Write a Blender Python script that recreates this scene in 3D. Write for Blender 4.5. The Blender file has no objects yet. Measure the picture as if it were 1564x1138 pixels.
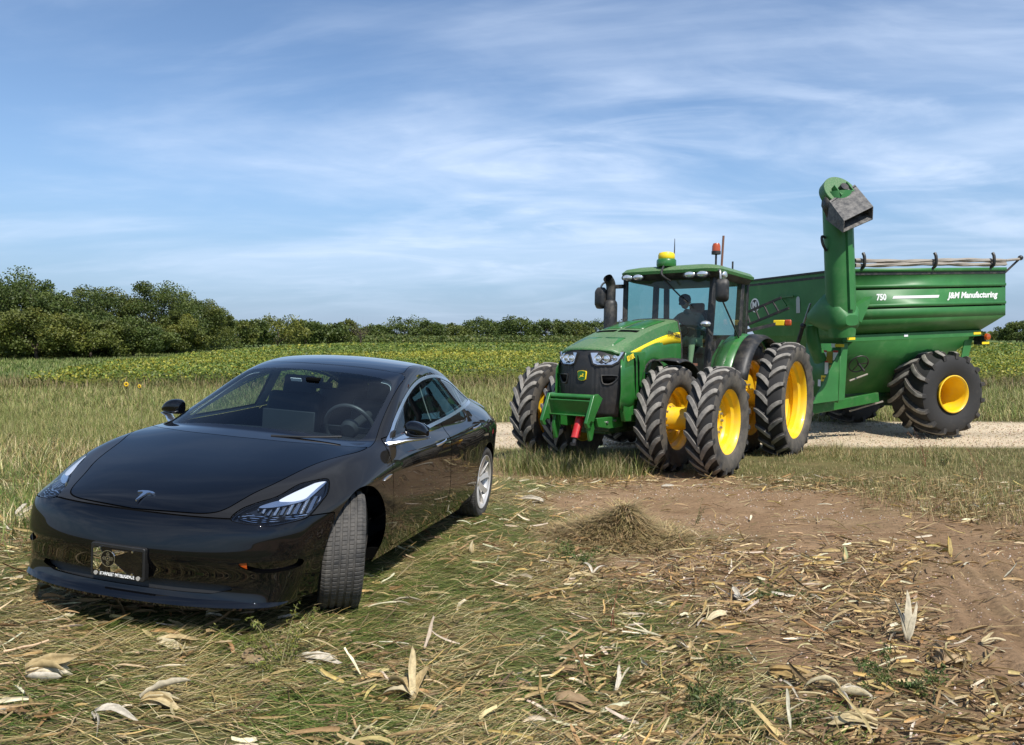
import bpy, bmesh, math, random
import numpy as np
from mathutils import Vector, Matrix
R = math.radians
random.seed(7); rng = np.random.default_rng(11)
C = bpy.context.scene.collection
CAM_H = 2.03
TH = math.atan(52/1165)

# ------------------------------------------------------------------ helpers
def tag(o, label=None, cat=None, group=None, kind=None):
    if label: o['label'] = label
    if cat: o['category'] = cat
    if group: o['group'] = group
    if kind: o['kind'] = kind
    return o

def empty(name, loc=(0, 0, 0), rz=0, label=None, cat=None, group=None, mw=None):
    o = bpy.data.objects.new(name, None); C.objects.link(o)
    o.empty_display_size = .2
    if mw is not None: o.matrix_world = mw
    else: o.location = loc; o.rotation_euler = (0, 0, rz)
    return tag(o, label, cat, group)

def mesh_np(name, V, F, mats, fm=None, N=None, smooth=True, parent=None, col=None, sharp=None):
    """V (n,3); F list of index tuples or (m,k) array"""
    V = np.asarray(V, dtype=np.float32)
    me = bpy.data.meshes.new(name)
    me.vertices.add(len(V)); me.vertices.foreach_set('co', V.ravel())
    if isinstance(F, np.ndarray):
        ls = np.full(len(F), F.shape[1], dtype=np.int32); li = F.ravel().astype(np.int32)
    else:
        ls = np.array([len(f) for f in F], dtype=np.int32)
        li = np.fromiter((i for f in F for i in f), dtype=np.int32)
    me.loops.add(len(li)); me.loops.foreach_set('vertex_index', li)
    me.polygons.add(len(ls))
    st = np.zeros(len(ls), dtype=np.int32); st[1:] = np.cumsum(ls)[:-1]
    me.polygons.foreach_set('loop_start', st); me.polygons.foreach_set('loop_total', ls)
    if fm is not None: me.polygons.foreach_set('material_index', np.asarray(fm, dtype=np.int32))
    me.polygons.foreach_set('use_smooth', np.full(len(ls), bool(smooth)))
    for m in (mats if isinstance(mats, (list, tuple)) else [mats]): me.materials.append(m)
    me.update(calc_edges=True); me.validate()
    if col is not None:
        a = me.color_attributes.new('Col', 'FLOAT_COLOR', 'POINT')
        c4 = np.ones((len(V), 4), dtype=np.float32); c4[:, :3] = col
        a.data.foreach_set('color', c4.ravel())
    if sharp is not None: me.set_sharp_from_angle(angle=R(sharp))
    if N is not None:
        me.normals_split_custom_set_from_vertices([tuple(n) for n in N])
    o = bpy.data.objects.new(name, me); C.objects.link(o)
    if parent: o.parent = parent
    return o

class MB:
    """collects shapes into one mesh"""
    def __init__(s): s.v = []; s.f = []; s.m = []; s.M = Matrix.Identity(4)
    def add(s, V, F, m=0):
        n = len(s.v)
        for p in V: s.v.append(tuple(s.M @ Vector(p)))
        for f in F: s.f.append(tuple(i+n for i in f)); s.m.append(m)
        return s
    def box(s, c, d, m=0, rot=None):
        x, y, z = d[0]/2, d[1]/2, d[2]/2
        P = [Vector((a*x, b*y, e*z)) for e in (-1, 1) for a, b in ((-1, -1), (1, -1), (1, 1), (-1, 1))]
        if rot is not None: P = [rot @ p for p in P]
        P = [p+Vector(c) for p in P]
        return s.add(P, [(3, 2, 1, 0), (4, 5, 6, 7), (0, 1, 5, 4), (1, 2, 6, 5), (2, 3, 7, 6), (3, 0, 4, 7)], m)
    def bar(s, a, b, w, h, m=0, up=(0, 0, 1)):
        a, b = Vector(a), Vector(b); d = (b-a); L = d.length; d.normalize()
        u = Vector(up); sd = d.cross(u)
        if sd.length < 1e-4: sd = d.cross(Vector((0, 1, 0)))
        sd.normalize(); u = sd.cross(d)
        P = [p + sd*sx*w/2 + u*sz*h/2 for p in (a, b) for sx, sz in ((-1, -1), (1, -1), (1, 1), (-1, 1))]
        return s.add(P, [(0, 1, 2, 3), (7, 6, 5, 4), (4, 5, 1, 0), (5, 6, 2, 1), (6, 7, 3, 2), (7, 4, 0, 3)], m)
    def tube(s, pts, r, n=10, m=0, caps=True):
        pts = [Vector(p) for p in pts]; k = len(pts)
        rr = r if isinstance(r, (list, tuple)) else [r]*k
        V = []; F = []
        t0 = (pts[1]-pts[0]).normalized()
        u = t0.orthogonal().normalized()
        for i, p in enumerate(pts):
            t = ((pts[min(i+1, k-1)]-pts[i]).normalized() + (pts[i]-pts[max(i-1, 0)]).normalized())
            t = t.normalized() if t.length > 1e-6 else t0
            u = (u - t*u.dot(t)).normalized(); w = t.cross(u)
            for j in range(n):
                a = 2*math.pi*j/n
                V.append(p + (u*math.cos(a)+w*math.sin(a))*rr[i])
        for i in range(k-1):
            for j in range(n):
                F.append((i*n+j, i*n+(j+1) % n, (i+1)*n+(j+1) % n, (i+1)*n+j))
        if caps: F.append(tuple(range(n-1, -1, -1))); F.append(tuple((k-1)*n+j for j in range(n)))
        return s.add(V, F, m)
    def cyl(s, a, b, r, n=20, m=0, r2=None):
        return s.tube([a, b], [r, r if r2 is None else r2], n, m)
    def lathe(s, prof, axis='Y', c=(0, 0, 0), n=48, m=0, ms=None, closed=False):
        """prof: (r, h) list; revolves about axis through c"""
        V = []; F = []; k = len(prof); fm = []
        for i in range(n):
            a = 2*math.pi*i/n; ca, sa = math.cos(a), math.sin(a)
            for r, h in prof:
                if axis == 'Y': V.append((c[0]+r*ca, c[1]+h, c[2]+r*sa))
                elif axis == 'Z': V.append((c[0]+r*ca, c[1]+r*sa, c[2]+h))
                else: V.append((c[0]+h, c[1]+r*ca, c[2]+r*sa))
        kk = k if closed else k-1
        for i in range(n):
            j = (i+1) % n
            for q in range(kk):
                q2 = (q+1) % k
                f = (i*k+q, i*k+q2, j*k+q2, j*k+q)
                F.append(f if axis != 'Y' else f[::-1]); fm.append(ms[q] if ms else m)
        b = len(s.m); s.add(V, F, 0); s.m[b:] = fm
        return s
    def prism(s, poly, a, b, m=0, plane='XZ'):
        """extrude a 2D polygon along the third axis from a to b"""
        n = len(poly)
        def P(q, t):
            if plane == 'XZ': return (q[0], t, q[1])
            if plane == 'YZ': return (t, q[0], q[1])
            return (q[0], q[1], t)
        V = [P(q, a) for q in poly]+[P(q, b) for q in poly]
        F = [tuple(range(n)), tuple(range(2*n-1, n-1, -1))]
        F += [(i, i+n, (i+1) % n+n, (i+1) % n) for i in range(n)]
        return s.add(V, F, m)
    def sheet(s, rows, m=0, closed=False):
        """rows: equal-length lists of points"""
        k = len(rows[0]); V = [p for r in rows for p in r]; F = []
        for i in range(len(rows)-1):
            for j in range(k if closed else k-1):
                j2 = (j+1) % k
                F.append((i*k+j, i*k+j2, (i+1)*k+j2, (i+1)*k+j))
        return s.add(V, F, m)
    def sphere(s, c, r, n=16, k=10, m=0, zs=1., zmin=-1.):
        prof = []
        for i in range(k+1):
            t = -math.pi/2 + math.pi*i/k
            if math.sin(t) < zmin-1e-6: continue
            prof.append((max(r*math.cos(t), 1e-4), r*zs*math.sin(t)))
        return s.lathe(prof, 'Z', c, n, m)
    def build(s, name, mats, parent=None, smooth=True, sharp=35, bevel=0, seg=2, fix=True, thick=0):
        o = mesh_np(name, s.v, s.f, mats, s.m, smooth=smooth, parent=parent)
        me = o.data
        if fix:
            bm = bmesh.new(); bm.from_mesh(me)
            bmesh.ops.recalc_face_normals(bm, faces=bm.faces); bm.to_mesh(me); bm.free()
        if smooth: me.set_sharp_from_angle(angle=R(sharp))
        if thick:
            md = o.modifiers.new('thick', 'SOLIDIFY'); md.thickness = thick; md.offset = 0
        if bevel:
            md = o.modifiers.new('bev', 'BEVEL'); md.width = bevel; md.segments = seg
            md.limit_method = 'ANGLE'; md.angle_limit = R(40); md.use_clamp_overlap = True
        return o

def cr(pts, n=6, closed=False):
    """Catmull-Rom densify"""
    P = np.array(pts, float); k = len(P); out = []
    rng_ = range(k if closed else k-1)
    for i in rng_:
        if closed: a, b, c, d = P[(i-1) % k], P[i], P[(i+1) % k], P[(i+2) % k]
        else:
            a, b, c, d = P[max(i-1, 0)], P[i], P[i+1], P[min(i+2, k-1)]
        for t in np.linspace(0, 1, n, endpoint=False):
            out.append(.5*((2*b)+(-a+c)*t+(2*a-5*b+4*c-d)*t*t+(-a+3*b-3*c+d)*t**3))
    if not closed: out.append(P[-1])
    return [tuple(p) for p in out]

def rbox(w, h, r, n=5):
    """rounded rectangle outline centred on 0"""
    out = []
    for cx, cy, a0 in ((w/2-r, h/2-r, 0), (-w/2+r, h/2-r, 90), (-w/2+r, -h/2+r, 180), (w/2-r, -h/2+r, 270)):
        for i in range(n+1):
            a = R(a0+90*i/n); out.append((cx+r*math.cos(a), cy+r*math.sin(a)))
    return out

def text_obj(body, size, mat, parent, M, name='lettering', extrude=.0015, shear=0, width=None, bold=False):
    cu = bpy.data.curves.new(name, 'FONT'); cu.body = body; cu.size = size
    cu.align_x = 'CENTER'; cu.align_y = 'CENTER'; cu.extrude = extrude; cu.shear = shear
    if bold: cu.offset = size*.035
    cu.resolution_u = 3
    t = bpy.data.objects.new('t', cu); C.objects.link(t)
    dg = bpy.context.evaluated_depsgraph_get(); dg.update()
    me = bpy.data.meshes.new_from_object(t.evaluated_get(dg)); me.name = name
    bpy.data.objects.remove(t)
    V = np.zeros(len(me.vertices)*3); me.vertices.foreach_get('co', V); V = V.reshape(-1, 3)
    if width:
        w = V[:, 0].max()-V[:, 0].min(); V[:, 0] = (V[:, 0]-(V[:, 0].max()+V[:, 0].min())/2)*width/w
    V = np.c_[V, np.ones(len(V))] @ np.array(M).T
    me.vertices.foreach_set('co', V[:, :3].ravel()); me.materials.clear(); me.materials.append(mat)
    for p in me.polygons: p.material_index = 0
    me.update()
    o = bpy.data.objects.new(name, me); C.objects.link(o); o.parent = parent
    return o

def frame(o, x, y):
    """matrix with local x,y axes and origin"""
    x = Vector(x).normalized(); y = Vector(y); y = (y - x*y.dot(x)).normalized(); z = x.cross(y)
    M = Matrix.Identity(4)
    for i in range(3): M[i][0], M[i][1], M[i][2], M[i][3] = x[i], y[i], z[i], o[i]
    return M

# ------------------------------------------------------------------ materials
def L(h):
    """sRGB 0-255 triple -> linear"""
    return tuple(((c/255+.055)/1.055)**2.4 if c > 10 else c/255/12.92 for c in h)

def mat(name, col, rough=.5, metal=0, spec=.5, coat=0, dust=None, bump=None, var=0, emit=None, crough=.03):
    m = bpy.data.materials.new(name); m.use_nodes = True
    nt = m.node_tree; b = nt.nodes['Principled BSDF']
    b.inputs['Base Color'].default_value = (*col, 1)
    b.inputs['Roughness'].default_value = rough; b.inputs['Metallic'].default_value = metal
    b.inputs['Specular IOR Level'].default_value = spec
    b.inputs['Coat Weight'].default_value = coat; b.inputs['Coat Roughness'].default_value = crough
    N, Lk = nt.nodes, nt.links
    tc = N.new('ShaderNodeTexCoord')
    def noise(scale, detail=6, rg=.6):
        n = N.new('ShaderNodeTexNoise'); n.inputs['Scale'].default_value = scale
        n.inputs['Detail'].default_value = detail; n.inputs['Roughness'].default_value = rg
        Lk.new(tc.outputs['Object'], n.inputs['Vector']); return n
    def mixc(fac, a, c2):
        x = N.new('ShaderNodeMix'); x.data_type = 'RGBA'
        Lk.new(fac, x.inputs[0])
        if isinstance(a, tuple): x.inputs[6].default_value = (*a, 1)
        else: Lk.new(a, x.inputs[6])
        x.inputs[7].default_value = (*c2, 1); return x.outputs[2]
    def rampf(src, lo, hi):
        r = N.new('ShaderNodeMapRange'); r.inputs['From Min'].default_value = lo; r.inputs['From Max'].default_value = hi
        r.clamp = True; Lk.new(src, r.inputs['Value']); return r.outputs['Result']
    cur = tuple(col)
    if var:
        n = noise(3.0); cur = mixc(rampf(n.outputs['Fac'], .35, .65), tuple(c*(1-var) for c in col), tuple(min(1, c*(1+var)) for c in col))
    if dust:
        dc, amt, sc = dust[:3]
        n = noise(sc, 8, .7)
        f = rampf(n.outputs['Fac'], .62-amt*.5, .80-amt*.25)
        if len(dust) > 3:      # dust lies on upward faces
            g = N.new('ShaderNodeNewGeometry'); sx = N.new('ShaderNodeSeparateXYZ'); Lk.new(g.outputs['Normal'], sx.inputs[0])
            up = rampf(sx.outputs['Z'], .1, .9)
            ad = N.new('ShaderNodeMath'); ad.operation = 'MULTIPLY_ADD'; Lk.new(up, ad.inputs[0]); ad.inputs[1].default_value = dust[3]; Lk.new(f, ad.inputs[2])
            ad.use_clamp = True; f = ad.outputs[0]
        mu = N.new('ShaderNodeMath'); mu.operation = 'MULTIPLY'; mu.inputs[1].default_value = min(1, amt*1.3); Lk.new(f, mu.inputs[0]); f = mu.outputs[0]
        cur = mixc(f, cur, dc)
        rr = N.new('ShaderNodeMix'); rr.data_type = 'FLOAT'; Lk.new(f, rr.inputs[0]); rr.inputs[2].default_value = rough; rr.inputs[3].default_value = .85
        Lk.new(rr.outputs[0], b.inputs['Roughness'])
        if coat:
            cm = N.new('ShaderNodeMath'); cm.operation = 'MULTIPLY_ADD'; cm.inputs[1].default_value = -coat*.9; cm.inputs[2].default_value = coat
            Lk.new(f, cm.inputs[0]); Lk.new(cm.outputs[0], b.inputs['Coat Weight'])
    if not isinstance(cur, tuple): Lk.new(cur, b.inputs['Base Color'])
    if bump:
        n = noise(bump[0], 8); bp = N.new('ShaderNodeBump'); bp.inputs['Strength'].default_value = bump[1]
        bp.inputs['Distance'].default_value = bump[2] if len(bump) > 2 else .01
        Lk.new(n.outputs['Fac'], bp.inputs['Height']); Lk.new(bp.outputs[0], b.inputs['Normal'])
    if emit:
        b.inputs['Emission Color'].default_value = (*emit[0], 1); b.inputs['Emission Strength'].default_value = emit[1]
    return m

def glass(name, tint, ior=1.5, rough=0., dust=0.):
    """thin sheet of tinted glass: transparent body, fresnel reflection"""
    m = bpy.data.materials.new(name); m.use_nodes = True; nt = m.node_tree; N, Lk = nt.nodes, nt.links
    N.clear(); out = N.new('ShaderNodeOutputMaterial')
    t = N.new('ShaderNodeBsdfTransparent'); t.inputs[0].default_value = (*tint, 1)
    g = N.new('ShaderNodeBsdfGlossy'); g.inputs['Roughness'].default_value = rough
    fr = N.new('ShaderNodeFresnel'); gm = N.new('ShaderNodeNewGeometry')
    iv = N.new('ShaderNodeMix'); iv.data_type = 'FLOAT'; iv.inputs[2].default_value = ior; iv.inputs[3].default_value = 1/ior   # same reflection from both sides of the sheet
    Lk.new(gm.outputs['Backfacing'], iv.inputs[0]); Lk.new(iv.outputs[0], fr.inputs['IOR'])
    mx = N.new('ShaderNodeMixShader'); Lk.new(fr.outputs[0], mx.inputs[0]); Lk.new(t.outputs[0], mx.inputs[1]); Lk.new(g.outputs[0], mx.inputs[2])
    last = mx
    if dust:
        d = N.new('ShaderNodeBsdfDiffuse'); d.inputs[0].default_value = (.4, .37, .3, 1)
        tc = N.new('ShaderNodeTexCoord'); n = N.new('ShaderNodeTexNoise'); n.inputs['Scale'].default_value = 4; n.inputs['Detail'].default_value = 8
        Lk.new(tc.outputs['Object'], n.inputs['Vector'])
        mu = N.new('ShaderNodeMath'); mu.operation = 'MULTIPLY'; mu.inputs[1].default_value = dust*2; Lk.new(n.outputs['Fac'], mu.inputs[0])
        m2 = N.new('ShaderNodeMixShader'); Lk.new(mu.outputs[0], m2.inputs[0]); Lk.new(mx.outputs[0], m2.inputs[1]); Lk.new(d.outputs[0], m2.inputs[2]); last = m2
    Lk.new(last.outputs[0], out.inputs[0])
    return m

DUST = (.30, .25, .18)
M = {}
M['paint'] = mat('black_car_paint', (.002, .0022, .003), .4, coat=1, spec=.0, crough=.008)
M['paint_side'] = mat('black_car_paint_dusty', (.013, .0118, .0098), .6, coat=1, spec=.0, crough=.02)
M['gloss_black'] = mat('black_gloss_glass', (.003, .003, .004), .03, coat=.5)
M['gap'] = mat('panel_gap_black', (.002, .002, .002), .8, spec=.05)
M['black'] = mat('black_plastic', (.012, .012, .012), .5, dust=(DUST, .12, 9))
M['well'] = mat('wheel_well_liner', (.012, .012, .012), .9, dust=((.14, .12, .1), .5, 5))
M['tyre_car'] = mat('car_tyre_rubber', (.020, .0195, .019), .75, dust=((.11, .10, .086), .55, 14), bump=(60, .3, .004))
M['alloy'] = mat('silver_alloy', (.62, .60, .57), .35, metal=.55, dust=((.45, .41, .35), .35, 10))
M['chrome'] = mat('satin_chrome', (.78, .79, .81), .30, metal=1)
M['emblem'] = mat('chrome_emblem', (.8, .82, .85), .2, metal=1)
M['wind'] = glass('windscreen_glass', (.72, .84, .86))
M['sideglass'] = glass('side_window_glass', (.55, .64, .62))
M['lens'] = glass('lamp_lens', (.9, .92, .95))
M['trim_light'] = mat('light_grey_headliner', (.42, .46, .47), .9)
M['int_dark'] = mat('dark_cabin_trim', (.009, .009, .010), .7, spec=.2)
M['seat'] = mat('black_seat_vinyl', (.007, .007, .008), .6, spec=.25)
M['screen'] = mat('dark_screen', (.015, .016, .018), .18)
M['screen_back'] = mat('grey_screen_back', (.022, .025, .026), .5, spec=.2)
M['silver'] = mat('lamp_reflector', (.85, .87, .9), .12, metal=1)
M['drl'] = mat('white_lamp_guide', (.55, .58, .63), .3)
M['silver_dim'] = mat('smoked_reflector', (.42, .44, .47), .22, metal=1)
M['amber'] = mat('amber_reflector', (.38, .06, .006), .25, coat=.6)
M['red'] = mat('red_lens', (.5, .01, .01), .2, coat=.6)
M['white'] = mat('white_lettering', (.8, .8, .78), .5)
M['mirror'] = mat('mirror_plate', (.9, .9, .9), .02, metal=1)
# ------------------------------------------------------------------ the car
def euler_cam(yaw, pitch, roll):
    f = np.array([math.cos(yaw)*math.cos(pitch), math.sin(yaw)*math.cos(pitch), -math.sin(pitch)])
    r = np.array([math.sin(yaw), -math.cos(yaw), 0]); u = np.cross(r, f)
    return np.array([r*math.cos(roll)+u*math.sin(roll), -r*math.sin(roll)+u*math.cos(roll), f])
CAR_YAW, CAR_PITCH, CAR_ROLL = 192.4845, .9222, 4.1526
CAR_C = np.array([4.1455, 2.6573, 1.5062])
_A = euler_cam(R(CAR_YAW), R(CAR_PITCH), R(CAR_ROLL))
_B = np.array([[1, 0, 0], [0, math.sin(TH), math.cos(TH)], [0, math.cos(TH), -math.sin(TH)]])
CAR_R = _B.T @ _A
CAR_T = np.array([0, 0, CAM_H]) - CAR_R @ CAR_C
CAR_MW = Matrix([[*CAR_R[i], CAR_T[i]] for i in range(3)]+[[0, 0, 0, 1]])

# top patch: stations front to rear, columns from the centre line to the shoulder
TOP = [
 [(.800,0,.600),(.793,.25,.598),(.762,.45,.595),(.705,.62,.590),(.630,.735,.582),(.520,.795,.570)],
 [(.690,0,.678),(.683,.25,.675),(.652,.45,.668),(.598,.61,.657),(.520,.735,.645),(.425,.818,.615)],
 [(.45,0,.764),(.45,.26,.761),(.43,.48,.754),(.39,.64,.748),(.33,.765,.735),(.27,.868,.668)],
 [(.15,0,.843),(.15,.27,.841),(.14,.50,.834),(.12,.67,.828),(.09,.785,.814),(.06,.892,.722)],
 [(-.15,0,.914),(-.15,.28,.911),(-.16,.52,.902),(-.18,.69,.888),(-.20,.805,.862),(-.22,.902,.765)],
 [(-.25,0,.938),(-.26,.29,.934),(-.31,.56,.922),(-.42,.72,.915),(-.48,.805,.893),(-.49,.906,.80)],
 [(-.35,0,.984),(-.36,.30,.979),(-.43,.59,.965),(-.56,.745,.952),(-.66,.808,.915),(-.66,.906,.81)],
 [(-.75,0,1.172),(-.76,.31,1.162),(-.80,.59,1.132),(-.86,.725,1.070),(-.88,.800,.933),(-.88,.905,.825)],
 [(-1.05,0,1.305),(-1.05,.30,1.296),(-1.08,.565,1.265),(-1.12,.685,1.188),(-1.13,.795,.948),(-1.13,.907,.835)],
 [(-1.32,0,1.388),(-1.32,.29,1.380),(-1.34,.545,1.352),(-1.36,.655,1.268),(-1.36,.793,.957),(-1.36,.910,.843)],
 [(-1.65,0,1.438),(-1.65,.28,1.430),(-1.65,.525,1.403),(-1.65,.635,1.315),(-1.65,.792,.966),(-1.65,.912,.85)],
 [(-2.0,0,1.442),(-2.0,.28,1.434),(-2.0,.52,1.406),(-2.0,.625,1.315),(-2.0,.790,.975),(-2.0,.914,.858)],
 [(-2.4,0,1.403),(-2.4,.27,1.396),(-2.4,.505,1.366),(-2.4,.615,1.275),(-2.4,.785,.985),(-2.4,.915,.868)],
 [(-2.8,0,1.318),(-2.8,.26,1.310),(-2.8,.485,1.280),(-2.8,.60,1.190),(-2.8,.770,.997),(-2.8,.915,.878)],
 [(-3.15,0,1.207),(-3.15,.26,1.200),(-3.15,.47,1.175),(-3.15,.60,1.105),(-3.14,.745,1.003),(-3.13,.897,.880)],
 [(-3.42,0,1.108),(-3.42,.26,1.104),(-3.41,.47,1.090),(-3.40,.61,1.048),(-3.38,.73,.985),(-3.35,.865,.870)],
 [(-3.65,0,1.072),(-3.65,.26,1.070),(-3.63,.46,1.062),(-3.60,.60,1.022),(-3.56,.705,.97),(-3.50,.828,.86)],
 [(-3.80,0,1.052),(-3.795,.25,1.050),(-3.77,.45,1.042),(-3.72,.59,1.0),(-3.66,.69,.945),(-3.57,.788,.84)],
]
nI, nJ, nK = len(TOP), 6, 4
def lerp(a, b, t): return a+(b-a)*t
cage = {}; CV = []; CF = []
def vid(p):
    key = tuple(round(c, 5) for c in p)
    if key not in cage: cage[key] = len(CV); CV.append(p)
    return cage[key]
FZ = [.49, .39, .285, .175]          # front levels
FX = [.040, .048, .006, .042]        # how far they stand proud of the nose edge
RZ = [.80, .60, .42, .26]; RX = [-.05, -.06, -.02, .03]
MZ = [.69, .50, .32, .185]; MY = [.922, .926, .905, .855]
def side_pt(i, k):
    X, Y, Z = TOP[i][5]
    a = min(1, max(0, (.55-X)/.55)); b = min(1, max(0, (X+3.0)/-.55))   # away from front / towards rear
    z = lerp(lerp(FZ[k], MZ[k], a), RZ[k], b*.8 if k < 3 else b)
    d = MY[k]-.905
    fy = [.012, .016, .006, -.02][k]
    y = Y + lerp(lerp(fy, d, a), [.01, .005, -.02, -.06][k], b)
    x = X + lerp([.012, .016, .006, -.0][k]*(1-a), -.03, b if i == nI-1 else 0)
    return (x, y, z)
def front_pt(j, k):
    if j == 5: return side_pt(0, k)
    X, Y, Z = TOP[0][j]
    w = 1-j/5*.55
    return (X+FX[k]*w, Y*(1+[.006, .01, .008, .0][k]), FZ[k])
def rear_pt(j, k):
    if j == 5: return side_pt(nI-1, k)
    X, Y, Z = TOP[-1][j]
    return (X+RX[k]*(1-j/5*.5), Y*1.03, RZ[k])
def quad(a, b, c, d):
    """adds the quad and its mirror image"""
    for s in (1, -1):
        q = [vid((p[0], p[1]*s, p[2])) for p in ((d, c, b, a) if s > 0 else (a, b, c, d))]
        CF.append(tuple(q))
for i in range(nI-1):
    for j in range(nJ-1): quad(TOP[i][j], TOP[i+1][j], TOP[i+1][j+1], TOP[i][j+1])
    for k in range(nK):
        a = TOP[i][5] if k == 0 else side_pt(i, k-1); b = TOP[i+1][5] if k == 0 else side_pt(i+1, k-1)
        quad(a, b, side_pt(i+1, k), side_pt(i, k))
for j in range(nJ-1):
    for k in range(nK):
        a = TOP[0][j] if k == 0 else front_pt(j, k-1); b = TOP[0][j+1] if k == 0 else front_pt(j+1, k-1)
        quad(a, b, front_pt(j+1, k), front_pt(j, k))
        a = TOP[-1][j] if k == 0 else rear_pt(j, k-1); b = TOP[-1][j+1] if k == 0 else rear_pt(j+1, k-1)
        quad(b, a, rear_pt(j, k), rear_pt(j+1, k))
CV = np.array(CV)
def subsurf(V, F, lev):
    me = bpy.data.meshes.new('t'); me.from_pydata([tuple(v) for v in V], [], F); me.update()
    o = bpy.data.objects.new('t', me); C.objects.link(o)
    md = o.modifiers.new('s', 'SUBSURF'); md.levels = lev; md.render_levels = lev
    dg = bpy.context.evaluated_depsgraph_get(); dg.update()
    e = o.evaluated_get(dg).to_mesh()
    W = np.zeros(len(e.vertices)*3); e.vertices.foreach_get('co', W); W = W.reshape(-1, 3)
    NN = np.zeros(len(e.vertices)*3); e.vertices.foreach_get('normal', NN); NN = NN.reshape(-1, 3)
    FF = [tuple(p.vertices) for p in e.polygons]
    o.evaluated_get(dg).to_mesh_clear(); bpy.data.objects.remove(o); bpy.data.meshes.remove(me)
    return W, NN, FF
cage_v = CV.copy()
for it in range(3):       # pull the smooth surface back on to the measured points
    W, _, _ = subsurf(cage_v, CF, 2)
    cage_v += (CV-W[:len(CV)])*.85
W, NN, FF = subsurf(cage_v, CF, 4)
BODY = (np.c_[W, NN], FF)
#SPLIT
def cut(S, d):
    """split a shell (V with normals, F) along d = 0 -> (d > 0 side, d < 0 side)"""
    V, F = S; d = np.where(np.abs(d) < 1e-7, 1e-7, d)
    Vl = [V]; n0 = len(V); extra = []; cache = {}
    P, Q = [], []
    pos = d > 0
    for f in F:
        c = [pos[i] for i in f]
        if all(c): P.append(f); continue
        if not any(c): Q.append(f); continue
        a, b = [], []
        for q in range(len(f)):
            i, j = f[q], f[(q+1) % len(f)]
            (a if pos[i] else b).append(i)
            if pos[i] != pos[j]:
                key = (min(i, j), max(i, j))
                if key not in cache:
                    t = d[key[0]]/(d[key[0]]-d[key[1]])
                    extra.append(V[key[0]]*(1-t)+V[key[1]]*t); cache[key] = n0+len(extra)-1
                a.append(cache[key]); b.append(cache[key])
        if len(a) > 2: P.append(tuple(a))
        if len(b) > 2: Q.append(tuple(b))
    V2 = np.vstack([V]+extra) if extra else V
    return compact((V2, P)), compact((V2, Q))
def compact(S):
    V, F = S
    if not F: return (V[:0], [])
    used = np.unique(np.fromiter((i for f in F for i in f), dtype=np.int64))
    m = np.full(len(V), -1, dtype=np.int64); m[used] = np.arange(len(used))
    return V[used], [tuple(int(m[i]) for i in f) for f in F]
def join(*Ss):
    V = []; F = []; n = 0
    for v, f in Ss:
        if len(v): V.append(v); F += [tuple(i+n for i in q) for q in f]; n += len(v)
    return np.vstack(V), F
def sdf(P2, poly):
    """signed distance to a closed polygon, positive inside"""
    A = np.array(poly, float); B = np.roll(A, -1, 0); E = B-A
    w = P2[:, None, :]-A[None]
    t = np.clip((w*E).sum(2)/np.maximum((E*E).sum(1), 1e-12), 0, 1)
    dist = np.sqrt(((w-t[..., None]*E)**2).sum(2)).min(1)
    x, y = P2[:, 0:1], P2[:, 1:2]
    c = ((A[:, 1] > y) != (B[:, 1] > y)) & (x < (B[:, 0]-A[:, 0])*(y-A[:, 1])/np.where(B[:, 1] == A[:, 1], 1e-12, B[:, 1]-A[:, 1])+A[:, 0])
    return np.where(c.sum(1) % 2 == 1, dist, -dist)
def XZ(V): return V[:, [0, 2]]
def XaY(V): return np.c_[V[:, 0], np.abs(V[:, 1])]
def aYZ(V): return np.c_[np.abs(V[:, 1]), V[:, 2]]
def off(S, d):
    V, F = S; V = V.copy(); V[:, :3] += V[:, 3:]*d/np.maximum(np.linalg.norm(V[:, 3:], axis=1, keepdims=True), 1e-6); return V, F
def part(name, S, m, parent=None, thick=0):
    if not len(S[1]): return None
    N = S[0][:, 3:]; N = N/np.maximum(np.linalg.norm(N, axis=1, keepdims=True), 1e-6)
    return mesh_np(name, S[0][:, :3], S[1], m, N=N, parent=parent or car)
GAPS = []
def region(S, d, g=.0032):
    """inside / rest, with a panel gap of half width g left between them"""
    if g <= 0: return cut(S, d)
    V6 = np.c_[S[0], d]
    a, r = cutf((V6, S[1]), lambda V: V[:, 6]-g)
    gap, rest = cutf(r, lambda V: V[:, 6]+g)
    strip = lambda s: (s[0][:, :6], s[1])
    if len(gap[1]): GAPS.append(off(strip(gap), -.006))
    return strip(a), strip(rest)
def cutf(S, f): return cut(S, f(S[0]))
def side(S, s): return cut(S, S[0][:, 1]*s)[0]

car = empty('parked_car', mw=CAR_MW, label='glossy black electric sedan parked on the cut grass with its front wheels turned', cat='car')
S = BODY
for wx in (0, -2.875):                                   # wheel arches
    S, _ = cut(S, np.where((np.abs(S[0][:, 1]) > .45) & (S[0][:, 2] < .75), np.hypot(S[0][:, 0]-wx, S[0][:, 2]-.345)-.368, 1))
_, S = cut(S, -(S[0][:, 2]-.16)*1.0) if False else (None, S)
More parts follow.
